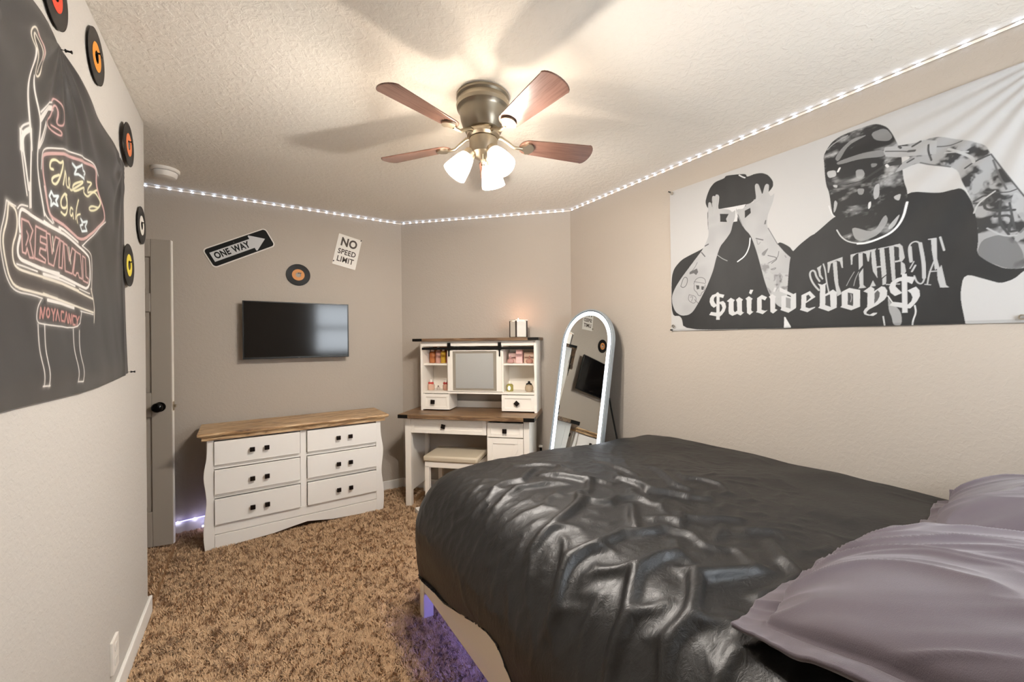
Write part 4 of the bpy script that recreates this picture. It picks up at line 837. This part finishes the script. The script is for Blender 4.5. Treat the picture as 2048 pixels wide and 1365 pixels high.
bottle('round clear bottle with a black bow on the lower right shelf', 1.215, .9185, [(.024, 0), (.033, .010), (.035, .030), (.030, .052), (.012, .064)], 'cbb79c', '191817', [(.009, .064), (.010, .070), (.010, .082), (.004, .086)], o=.18, extra=bow('141313'))
pk_ = [(.020, 0), (.027, .005), (.030, .018), (.024, .032), (.009, .038)]
bottle('squat pink bottle with a pointed cap in front of the small pink box', 1.062, 1.1505, pk_, 'dba9a0', 'b98a86', [(.006, .038), (.009, .044), (.006, .058), (.001, .066)], o=.18)
bottle('squat pink bottle with a pointed cap in front of the cream box', 1.222, 1.1505, pk_, 'cf9d8c', 'b07e6e', [(.006, .038), (.009, .044), (.006, .058), (.001, .066)], o=.19)
for lb, a, bb, hh, col, o1 in (('square pale pink box at the left of the upper right vanity shelf', 1.035, 1.098, .085, 'edc9bd', .13), ('tall pink box in the middle of the upper right vanity shelf', 1.106, 1.158, .110, 'f0bfb8', .17), ('cream square box at the right of the upper right vanity shelf', 1.166, 1.250, .088, 'efd2bb', .13)):
    b = B((a, bb, o1-.06, o1, 1.1505, 1.1505+hh)); t = Thing('perfume_box', lb, 'box', ((a+bb)/2, -o1+.03, 1.1505), F_ANG, group='boxes on the vanity hutch')
    t.part('carton', b, mat('carton', col, .55), bevel=.001); t.part('printed_band', B((a+.006, bb-.006, o1, o1+.0004, 1.1505+hh*.46, 1.1505+hh*.54)), mat('carton_print', 'c79a92', .6))
# candle lantern on the hutch
lt = Thing('candle_lantern', 'square white slatted candle lantern with dark corners glowing on top of the vanity', 'lantern', (1.128, -.165, 1.362), F_ANG)
ml = Matrix.Translation((1.128, -.165, 1.3622)) @ Matrix.Rotation(R(41), 4, 'Z'); q_ = .050
LW_ = mat('lantern_slats', 'e9e3d8', .5); LD = mat('lantern_posts', '33241c', .5)
for sx in (-1, 1):
    for sy in (-1, 1): lt.part('corner_post', MB().box(sx*q_-.005, sx*q_+.005, sy*q_-.005, sy*q_+.005, 0, .137, ml), LD)
for sd in range(4):
    ms = ml @ Matrix.Rotation(R(90*sd), 4, 'Z'); b1 = MB().box(-q_+.005, q_-.005, -q_+.003, -q_+.005, .004, .134, ms)
    for k in range(15):
        t_ = -q_+.010+k*(2*q_-.020)/14; b1.box(t_-.0034, t_+.0034, -q_-.002, -q_+.0035, .006, .133, ms)
    lt.part('slatted_panel', b1, LW_)
lt.part('rim', MB().box(-q_-.007, q_+.007, -q_-.007, -q_+.003, .137, .147, ml).box(-q_-.007, q_+.007, q_-.003, q_+.007, .137, .147, ml).box(-q_-.007, -q_+.003, -q_+.003, q_-.003, .137, .147, ml).box(q_-.003, q_+.007, -q_+.003, q_-.003, .137, .147, ml), LW_)
lt.part('base_plate', MB().box(-q_-.005, q_+.005, -q_-.005, q_+.005, 0, .004, ml), LD)
lt.part('candle', MB().lathe([(.030, .004), (.031, .115), (.027, .120), (.001, .118)], 20, ml), mat('wax', 'ecd9c0', .4), smooth=40)
lt.part('flame', MB().lathe([(.001, .124), (.004, .130), (.005, .138), (.003, .150), (.0005, .160)], 12, ml), emission('flame', (1, .62, .30), 30), smooth='all')
ld = bpy.data.lights.new('candle_light', 'POINT'); ld.energy = .55; ld.color = (1, .50, .32); ld.shadow_soft_size = .008
lo = bpy.data.objects.new('candle_light', ld); C.objects.link(lo); lo.location = (F_ANG @ ml) @ Vector((0, 0, .172))

# ================================================================== stool under the desk
so, sa, sb = .50, .445, .868
sl = Thing('vanity_stool', 'white stool with a beige padded seat pushed under the vanity desk', 'stool', ((sa+sb)/2, -.36, 0), F_ANG)
sl.part('seat_cushion', B((sa-.012, sb+.006, .205, .528, .405, .452)), FABRIC, bevel=.014, smooth=60)
for a in (sa, sb-.036):
    for o_ in (.215, .482): sl.part('leg', B((a, a+.036, o_, o_+.036, 0, .372)), VWHITE, bevel=.002)
sl.part('seat_frame', B((sa, sb, .500, .518, .362, .405), (sa, sb, .215, .233, .362, .405), (sa, sa+.018, .233, .500, .362, .405), (sb-.018, sb, .233, .500, .362, .405), (sa+.018, sb-.018, .233, .5, .39, .405)), VWHITE, bevel=.002)

# ================================================================== standing mirror
az, el = R(182.09), R(10.11)
nn = Vector((math.cos(el)*math.cos(az), math.cos(el)*math.sin(az), math.sin(el))); Xm = Vector((nn.y, -nn.x, 0)).normalized()*-1
if Xm.y > 0: Xm = -Xm
Zm = nn.cross(Xm)*-1
if Zm.z < 0: Zm = -Zm
Ym = -nn; Dm = -1.9395
base = Vector(((Dm-nn.y*2.252)/nn.x, 2.252, 0))
F_MIR = Matrix.Identity(4)
for i in range(3): F_MIR[i][0] = Xm[i]; F_MIR[i][1] = Ym[i]; F_MIR[i][2] = Zm[i]; F_MIR[i][3] = base[i]
hw, Ht = .262, 1.592
def arch(w_, top, bot, n=28):
    return [(w_*math.cos(t), top-w_+w_*math.sin(t)) for t in np.linspace(0, math.pi, n)]+[(-w_, bot), (w_, bot)]
mi = Thing('standing_mirror', 'tall arched standing mirror with a lit white rim leaning by the right wall', 'mirror', (0, 0, .006), F_MIR)
FRM = mat('mirror_frame', '9ea6ab', .3, .2)
mi.part('frame', MB().ring(arch(hw, Ht, .006), arch(hw-.010, Ht-.010, .016), -.006, .026), FRM, bevel=.0015)
mi.part('inner_rim', MB().ring(arch(hw-.010, Ht-.010, .016), arch(hw-.018, Ht-.018, .024), -.001, .004), mat('rim_grey', '5a6068', .4))
mi.part('light_band', MB().ring(arch(hw-.018, Ht-.018, .024), arch(hw-.046, Ht-.046, .052), -.002, .003), emission('mirror_light', (.86, .93, 1), 3.4))
mi.part('glass', MB().prism(arch(hw-.044, Ht-.044, .050), .0005, .003), MIRROR)
mi.part('back_board', MB().prism(arch(hw-.012, Ht-.012, .018), .014, .024), mat('mirror_back', '3a3d42', .6))
Fi = F_MIR.inverted()
def wl(x, y, z): return Fi @ Vector((x, y, z))
b = MB().tube([wl(2.155, 2.06, .92), wl(2.172, 1.93+.07, .60), wl(2.215, 1.995, .005)], .006, 8)
b.tube([wl(2.155, 2.44, .92), wl(2.215, 2.50, .005)], .006, 8).tube([wl(2.185, 2.03, .4), wl(2.185, 2.47, .4)], .005, 8)
mi.part('stand_legs', b, BLACKM)

# little things on the floor
fs = Thing('folding_stand', 'small black and white folded stand leaning beside the vanity', 'stand', (1.318, -.10, 0), F_ANG)
fs.part('frame_bar', MB().tube([(1.308, -.20, .003), (1.294, -.115, .455)], .006, 8).tube([(1.345, -.20, .003), (1.298, -.110, .455)], .006, 8), BLACKM)
fs.part('white_cap', MB().box(1.280, 1.312, -.125, -.100, .450, .466), PL, bevel=.003)
b = MB().box(1.079, 1.124, 2.987, 3.088, 0, .040)
single('white_box', b, PL, 'small flat white box lying on the carpet by the stool leg', 'box', (1.10, 3.04, 0), bevel=.003)
ou = Thing('wall_outlet', 'white electrical outlet low on the left wall near the corner', 'outlet', (2.06, -.001, .20), F_LEFT)
ou.part('cover_plate', MB().prism(rrect(.076, .120, .004, 3, 2.055, .198), -.009, 0), PL, bevel=.0015)
for z in (.172, .224): ou.part('socket', MB().prism(rrect(.034, .030, .010, 5, 2.055, z), -.0105, -.009), mat('socket', 'dcd8d0', .4), bevel=.0005)
# ================================================================== bed
BX0, BX1, BY0, BY1 = .689, 2.225, -.16, 1.915
bd = Thing('bed', 'cream painted bed frame with mattress against the right wall', 'bed', ((BX0+BX1)/2, .9, 0))
BEDP = mat('bed_cream_paint', 'f0e4d0', .4)
for x in (BX0, BX1-.05): 
    bd.part('leg', MB().box(x, x+.05, BY1-.05, BY1, 0, .36), BEDP, bevel=.003)
    bd.part('leg', MB().box(x, x+.05, BY0, BY0+.05, 0, .36), BEDP, bevel=.003)
bd.part('side_rail', MB().box(BX0+.004, BX0+.028, BY0+.05, BY1-.05, .135, .355), BEDP, bevel=.003); bd.part('side_rail', MB().box(BX1-.028, BX1-.004, BY0+.05, BY1-.05, .135, .355), BEDP, bevel=.003)
bd.part('foot_rail', MB().box(BX0+.05, BX1-.05, BY1-.028, BY1-.004, .135, .355), BEDP, bevel=.003)
bd.part('headboard', MB().box(BX0, BX1, BY0-.045, BY0, .15, 1.0), BEDP, bevel=.004)
b = MB()
for k in range(12): b.box(BX0+.03, BX1-.03, -.05+k*.165, .03+k*.165, .24, .26)
bd.part('slats', b, BEDP)
bd.part('mattress', MB().box(BX0+.06, BX1-.03, BY0+.02, BY1-.09, .262, .64), mat('mattress_ticking', 'd8d4cc', .8), bevel=.05)
ul = single('led_strip_light', MB().box(BX0+.17, BX0+.18, .1, BY1-.12, .226, .236), emission('violet_led', (.15, .17, 1.0), 30), 'violet led strip fixed under the bed, glowing onto the carpet', 'led strip light', (BX0+.04, 1., .225))

SAT = NT('black_satin'); SAT.b.inputs['Base Color'].default_value = lin('080707'); SAT.b.inputs['Roughness'].default_value = .47; SAT.b.inputs['Specular IOR Level'].default_value = .72
q = SAT.n('ShaderNodeTexNoise', i_Scale=26, i_Detail=5, i_Roughness=.62, i_Distortion=1.6); SAT.l(SAT.co(scale=(1, 1.6, 1)), q.inputs['Vector'])
q2 = SAT.n('ShaderNodeTexNoise', i_Scale=700, i_Detail=1); SAT.l(SAT.co(), q2.inputs['Vector']); p_ = SAT.bump(q.outputs[0], .0020); SAT.bump(q2.outputs[0], .00015, prev=p_); SAT = SAT.m

ZT = .722; QA, QB = .25, .31; XLc, YFc, XRc = .624, 2.005, 2.245
_t = np.linspace(0, math.pi/2, 400); _ex, _ez = QA*np.sin(_t), QB*(1-np.cos(_t)); _s = np.concatenate([[0], np.cumsum(np.hypot(np.diff(_ex), np.diff(_ez)))]); QL = _s[-1]
def base_surface(du):
    xa, yb, xb = XLc+QA, YFc-QA, XRc-.05
    hem = np.array([(.75, .28), (.90, .285), (.99, .31), (1.03, .36), (1.07, .402), (1.14, .405), (1.25, .375), (1.36, .335), (1.50, .300), (1.60, .292), (1.75, .262), (1.87, .255), (2.6, .24)])
    us = np.arange(xa-.95, xb+.12, du); vs = np.arange(-.14, yb+.95, du); U, V = np.meshgrid(us, vs, indexing='ij')
    dx = np.maximum(xa-U, 0); dy = np.maximum(V-yb, 0); d = np.hypot(dx, dy)
    nx = np.where(d > 0, -dx/(d+1e-9), 0); ny = np.where(d > 0, dy/(d+1e-9), 0)
    bx = np.clip(U, xa, xb); by = np.minimum(V, yb)
    zh = np.interp(np.where(dy <= 0, V, YFc-QA+QA*ny), hem[:, 0], hem[:, 1]); zh = np.where((dx <= 0) & (dy > 0), .22+.02*np.sin(U*7), zh)
    zh = np.where(V < .85, .30-.25*np.clip((.85-V)/.5, 0, 1), zh)
    Lmax = QL+np.maximum(ZT-QB-zh, -.12)
    d = np.minimum(d, Lmax)
    o_ = np.where(d < QL, np.interp(d, _s, _ex), QA); z = ZT-np.where(d < QL, np.interp(d, _s, _ez), QB+(d-QL))
    o_ = o_-.035*np.clip((d-QL*.8)/.3, 0, 1)**1.5
    X = bx+nx*o_; Y = by+ny*o_
    e = np.maximum(U-xb, 0); X = np.where(U > xb, xb+.045*np.sin(np.minimum(e/.045, math.pi/2)), X); z = z-np.maximum(e-.02, 0)*.9
    side = np.clip(d/QL, 0, 1)
    z = z-.030*np.clip((Y-1.45)/.55, 0, 1)**2*np.clip((X-1.3)/.9, 0, 1)+.020*np.exp(-((X-1.25)/.4)**2-((Y-1.25)/.45)**2)+(1-side)*(.030*(fbm(U*2.1, V*2.1, 2, 101)-.4)+.022*(fbm(U*5.2+.8*fbm(V*3, U*3, 2, 104), V*5.2, 2, 102)-.4))
    Y = Y-.045*np.clip(dy/QA, 0, 1)*np.clip((X-1.35)/.45, 0, 1)
    out_ = (.030-.02*np.clip((X-1.35)/.45, 0, 1))*np.clip(d/QL, 0, 1)**2*(fbm((V-U)*3.1, .5+.6*d, 2, 106)-.35); X = X+nx*out_; Y = Y+ny*out_
    return U, V, np.stack([X, Y, z], -1), d, Lmax, side, nx, ny
FOLDS = [
    ([(0.673, 0.941), (0.653, 0.809), (0.752, 0.828), (0.872, 0.806), (1.017, 0.8), (1.054, 0.708), (1.048, 0.627), (1.021, 0.555)], 0.038, 0.028),
    ([(0.613, 0.761), (0.701, 0.786), (0.78, 0.786), (0.848, 0.751)], 0.022, 0.022),
    ([(0.682, 0.935), (0.777, 0.978), (0.861, 0.981), (1.015, 1.012), (1.111, 1.024), (1.189, 0.911)], 0.022, 0.02),
    ([(0.952, 1.133), (0.92, 1.006), (1.023, 1.084), (1.166, 1.14), (1.228, 1.122)], 0.02, 0.014),
    ([(1.128, 1.215), (1.122, 1.147), (1.228, 1.122)], 0.018, 0.014),
    ([(1.382, 1.398), (1.38, 1.147), (1.448, 1.019), (1.436, 0.93)], 0.012, 0.02),
    ([(1.103, 1.009), (1.153, 0.936), (1.268, 0.916), (1.294, 0.839), (1.403, 0.803), (1.446, 0.735)], 0.02, 0.018),
    ([(0.594, 0.935), (0.653, 1.006), (0.737, 1.05), (0.879, 1.106)], 0.014, 0.014),
    ([(0.608, 1.037), (0.677, 1.107), (0.744, 1.144)], 0.01, 0.01),
    ([(0.599, 0.673), (0.658, 0.688), (0.715, 0.674)], 0.016, 0.014),
    ([(0.566, 0.703), (0.56, 0.677), (0.61, 0.673), (0.701, 0.684)], 0.014, 0.016),
    ([(0.625, 0.537), (0.695, 0.573), (0.784, 0.603), (0.905, 0.609)], 0.022, 0.026),
    ([(0.598, 0.49), (0.644, 0.485), (0.724, 0.489), (0.81, 0.524)], 0.018, 0.02),
    ([(0.932, 0.752), (1.0, 0.706), (1.019, 0.635), (1.011, 0.557)], 0.014, 0.014),
    ([(0.577, 0.575), (0.669, 0.59), (0.759, 0.62)], 0.014, 0.02),
    ([(0.692, 0.857), (0.773, 0.873), (0.884, 0.905), (0.953, 0.918)], 0.012, 0.013),
    ([(1.103, 1.137), (1.253, 1.154), (1.278, 1.063), (1.241, 0.934)], 0.012, 0.014),
    ([(1.05, 0.67), (1.042, 0.602), (1.025, 0.554)], 0.018, 0.014),
    ([(1.196, 0.762), (1.208, 0.671), (1.216, 0.592)], 0.01, 0.014),
    ([(1.261, 0.649), (1.308, 0.603), (1.276, 0.54)], 0.01, 0.012),
    ([(1.77, 0.84), (1.828, 0.752), (1.791, 0.647)], 0.008, 0.022),
    ([(0.873, 0.558), (0.931, 0.535), (0.997, 0.522), (1.085, 0.498)], 0.02, 0.024),
    ([(1.492, 0.66), (1.515, 0.604), (1.537, 0.529), (1.543, 0.483)], 0.014, 0.012),
    ([(0.704, 0.388), (0.788, 0.393), (0.865, 0.383)], 0.018, 0.026),
    ([(0.819, 0.325), (0.869, 0.338), (0.897, 0.361)], 0.014, 0.022),
]
def drape(du=.0098, steps=130, iters=7, anchor=.012):
    """let a slightly too large quilt settle on the bed body: position based cloth on a regular grid"""
    U, V, P, d, Lmax, side, nx, ny = base_surface(du)
    gu = np.gradient(P, axis=0); gv = np.gradient(P, axis=1); N = np.cross(gu, gv); N /= np.linalg.norm(N, axis=-1, keepdims=True)+1e-9
    N *= np.sign(N[U.shape[0]//2, U.shape[1]//2, 2]); over = d >= Lmax-1e-6; N[over] = np.stack([nx, ny, 0*nx], -1)[over]
    G = lambda x, y, sx, sy: np.exp(-((U-x)/sx)**2-((V-y)/sy)**2)
    calm = 1-np.clip(side-.55, 0, .45)/.45*.85
    patch = np.clip(.35+1.3*(fbm(U*2.6, V*2.6, 2, 310)-.25), 0, 1.2)
    gV = (.125*G(.93, 1.12, .30, .42)+.12*G(.95, .62, .34, .34)+.05*G(1.5, .95, .4, .3)+.012)*calm*patch        # extra length along the bed
    gU = (.05*G(1.12, 1.30, .30, .28)+.10*G(1.02, .72, .26, .30)+.085*G(1.42, 1.05, .36, .26)+.010)*calm*patch  # extra length across it
    gV = gV*1.7+.028*patch; gU = gU*2.0+.028*patch; gS = (gU+gV)*.5
    inv = np.ones(U.shape); inv[over] = 0; inv[U > XRc-.03] = 0; inv[V < -.12] = 0
    # where the folds start: runs traced over the bed top, and fine creases across the edge of the bed
    D = .004*fbm(U*17, V*17, 3, 300)
    th = R(22)+.6*np.sin(V*1.9+.4)+2.4*(fbm(U*1.9, V*1.9, 3, 110)-.42)
    wx = U+.06*(fbm(U*4, V*4, 3, 120)-.5); wy = V+.06*(fbm(U*4+5, V*4+9, 3, 121)-.5)
    p = wx*np.cos(th)+wy*np.sin(th); q = -wx*np.sin(th)+wy*np.cos(th)
    ridge = lambda a, b, s: np.clip(1-np.abs(2*fbm(a, b, 2, s)/.75-1), 0, 1)
    act = np.clip((gU+gV)*5, 0, 1)
    D += act*(.018*ridge(p*3.0, q*11, 130)**3+.012*ridge(p*6.0, q*24, 140)**3)+.0035*ridge(wx*4, wy*7, 150)**2
    for pts, hgt, wd in FOLDS:
        dm = np.full(U.shape, 9.); tt = np.zeros(U.shape); n = len(pts)-1
        for i in range(n):
            (x0, y0), (x1, y1) = pts[i], pts[i+1]; L = (x1-x0)**2+(y1-y0)**2; t = np.clip(((U-x0)*(x1-x0)+(V-y0)*(y1-y0))/L, 0, 1)
            dd = np.hypot(U-x0-t*(x1-x0), V-y0-t*(y1-y0)); k = dd < dm; dm = np.where(k, dd, dm); tt = np.where(k, (i+t)/n, tt)
        D += hgt*.75*np.sin(np.clip(tt*.94+.03, 0, 1)*math.pi)**.5*np.exp(-(dm/wd)**2)
    X = P+N*(.001+D)[..., None]*inv[..., None]; Vel = np.zeros_like(X)
    sl = lambda A, a, b: A[a:A.shape[0]-b if b else None]
    links = []
    def link(di, dj, k, g):
        ni, nj = U.shape
        i0, j0 = (0, max(0, -dj)); i1, j1 = ni-di, nj-max(0, dj)
        for pa in range(2 if (di or dj) else 1):
            # two alternating sets so no point is moved twice at once
            step = (di or dj); ax = 0 if di else 1; n = abs(step)
            I, J = np.meshgrid(np.arange(i0, i1), np.arange(j0, j1), indexing='ij'); s = ((I if ax == 0 else J)//n) % 2 == pa
            a = (I[s]*nj+J[s]); b = ((I[s]+di)*nj+J[s]+dj)
            Lr = np.linalg.norm(P.reshape(-1, 3)[a]-P.reshape(-1, 3)[b], axis=1); ok = Lr > du*.15*max(di, abs(dj))
            a, b, Lr = a[ok], b[ok], Lr[ok]; wa, wb = inv.reshape(-1)[a], inv.reshape(-1)[b]; ws = wa+wb; ok = ws > 0
            links.append((a[ok], b[ok], Lr[ok], (g.reshape(-1)[a]+g.reshape(-1)[b])[ok]/2, wa[ok]/ws[ok], wb[ok]/ws[ok], k))
    link(1, 0, .95, gU); link(0, 1, .95, gV); link(1, 1, .35, gS); link(1, -1, .35, gS)
    link(2, 0, .10, gU); link(0, 2, .10, gV); link(4, 0, .028, gU); link(0, 4, .028, gV); link(3, 3, .02, gS); link(3, -3, .02, gS)
    Xf = X.reshape(-1, 3); Pf = P.reshape(-1, 3); Nf = N.reshape(-1, 3); Vf = Vel.reshape(-1, 3); invf = inv.reshape(-1)[:, None]
    dt = .02; gdir = (-N*.8+np.array([0, 0, -.2])).reshape(-1, 3)
    for s in range(steps):
        ramp = min(1, (s+1)/(steps*.55))
        Vf *= .96; Vf += gdir*(.15+1.6*max(0, (s/steps-.35)/.65))*dt*invf; X0 = Xf.copy(); Xf += Vf*dt*invf
        for it in range(iters):
            for a, b, L, g, wa, wb, k in links:
                D = Xf[b]-Xf[a]; l = np.sqrt((D*D).sum(1))+1e-12; c = D*((1-L*(1+g*ramp)/l)*k)[:, None]
                Xf[a] += c*wa[:, None]; Xf[b] -= c*wb[:, None]
            off = ((Xf-Pf)*Nf).sum(1); pen = np.minimum(off, 0)
            Xf -= Nf*pen[:, None]*(invf > 0)
        T = Xf-Pf; T -= Nf*(T*Nf).sum(1)[:, None]; tl = np.linalg.norm(T, axis=1, keepdims=True)+1e-9
        Xf -= T*np.maximum(anchor, 1-.035/tl)*(invf > 0)
        con = (off < .001)[:, None]
        Vf = (Xf-X0)/dt; Vf = np.where(con, Vf*.55, Vf)
        sp = np.linalg.norm(Vf, axis=1, keepdims=True); Vf *= np.minimum(1, .8/(sp+1e-9))
    S = Xf.reshape(P.shape)-P
    for _ in range(2): S[1:-1, 1:-1] = S[1:-1, 1:-1]*.5+(S[2:, 1:-1]+S[:-2, 1:-1]+S[1:-1, 2:]+S[1:-1, :-2])*.125
    return P+S, P
def comforter():
    P, P0 = drape()
    P[..., 0] = np.minimum(P[..., 0], XR-.022)
    o = bpy.data.objects.new('comforter', grid_mesh('comforter', P, SAT)); C.objects.link(o)
    bm = bmesh.new(); bm.from_mesh(o.data); bmesh.ops.remove_doubles(bm, verts=bm.verts, dist=.0004); bmesh.ops.recalc_face_normals(bm, faces=bm.faces)
    bmesh.ops.delete(bm, geom=[f for f in bm.faces if f.calc_area() < 2e-7], context='FACES')
    bm.to_mesh(o.data); bm.free(); o.data.polygons.foreach_set('use_smooth', [True]*len(o.data.polygons))
    sb = o.modifiers.new('fine', 'SUBSURF'); sb.levels = 1; sb.render_levels = 1
    so_ = o.modifiers.new('thick', 'SOLIDIFY'); so_.thickness = .005; so_.offset = -1
    tag(o, 'crumpled black satin comforter spread over the bed', 'comforter')
comforter()

# ------------------------------------------------------------------ pillows
def pillow(name, label, m, L_, W_, T_, M4, fl=.05, seed=0, puff=2.6, folds=.026, n=200):
    u = np.linspace(-1, 1, n); v = np.linspace(-1, 1, int(n*W_/L_)); U, V = np.meshgrid(u, v, indexing='ij')
    X, Y = U*L_/2, V*W_/2; iu = 1-2*fl/L_; iv = 1-2*fl/W_
    a, b_ = np.clip(np.abs(U)/iu, 0, 1), np.clip(np.abs(V)/iv, 0, 1)
    prof = ((1-a**puff)*(1-b_**puff))**.55
    inside = (np.abs(U) < iu) & (np.abs(V) < iv)
    pull = 1-.06*b_**2*a**2
    edge = np.clip((1-np.minimum((1-np.abs(U))*L_/2, (1-np.abs(V))*W_/2)/fl), 0, 1)
    wave = .012*np.sin(X*26+seed)*np.cos(Y*21+seed*2)*edge+.008*edge*(fbm(U*6, V*6, 2, 200+seed)-.4)*2
    th = R(-66); p = X*math.cos(th)+Y*math.sin(th); q = -X*math.sin(th)+Y*math.cos(th)
    w1_ = fbm(p*3+3, q*3, 2, 210+seed)*.25
    rg = lambda s, k: (1-np.abs(2*fbm(p*s+seed, (q+w1_)*k, 2, 220+seed)/.75-1))
    fd = (folds*rg(2.0, 9)**3+folds*.45*rg(4, 17)**2)*(1-.4*prof)*np.where(inside, 1, .4)
    crease = -.004*np.exp(-(((np.minimum((iu-np.abs(U))*L_/2, (iv-np.abs(V))*W_/2)))/.005)**2)
    top = prof*T_*.62+wave+fd+crease; bot = -prof*T_*.38+wave-.003
    P = np.concatenate([np.stack([X*pull, Y*pull, top], -1), np.stack([X*pull, Y*pull, bot], -1)[::-1]], 0)
    P = np.concatenate([P, P[:1]], 0)
    me = grid_mesh(name, P, m); bm = bmesh.new(); bm.from_mesh(me); bmesh.ops.remove_doubles(bm, verts=bm.verts, dist=.0002)
    be = [e for e in bm.edges if e.is_boundary]
    bmesh.ops.bridge_loops(bm, edges=be) if False else bmesh.ops.holes_fill(bm, edges=be, sides=0)
    bmesh.ops.recalc_face_normals(bm, faces=bm.faces); bm.to_mesh(me); bm.free(); me.polygons.foreach_set('use_smooth', [True]*len(me.polygons))
    o = bpy.data.objects.new(name, me); C.objects.link(o); o.matrix_world = M4; return tag(o, label, 'pillow', 'pillows at the head of the bed')
MAUVE = NT('mauve_linen'); MAUVE.b.inputs['Base Color'].default_value = lin('584e56'); MAUVE.b.inputs['Roughness'].default_value = .75; MAUVE.b.inputs['Sheen Weight'].default_value = .35
q = MAUVE.n('ShaderNodeTexNoise', i_Scale=420, i_Detail=2); MAUVE.l(MAUVE.co(scale=(1, 3, 1)), q.inputs['Vector']); MAUVE.bump(q.outputs[0], .0006); MAUVE = MAUVE.m
Tt = Matrix.Translation; Rr = lambda a, ax: Matrix.Rotation(R(a), 4, ax)
pillow('pillow', 'dusty mauve pillow with a flat flange, nearest the camera on the bed', MAUVE, .77, .54, .135, Tt((1.158, .185, .808)) @ Rr(-12, 'X') @ Rr(-3, 'Z'), seed=1)
pillow('pillow', 'dusty mauve pillow propped behind the near one by the right wall', MAUVE, .70, .54, .15, Tt((1.90, .125, .808)) @ Rr(-16, 'X') @ Rr(3, 'Z'), seed=2)
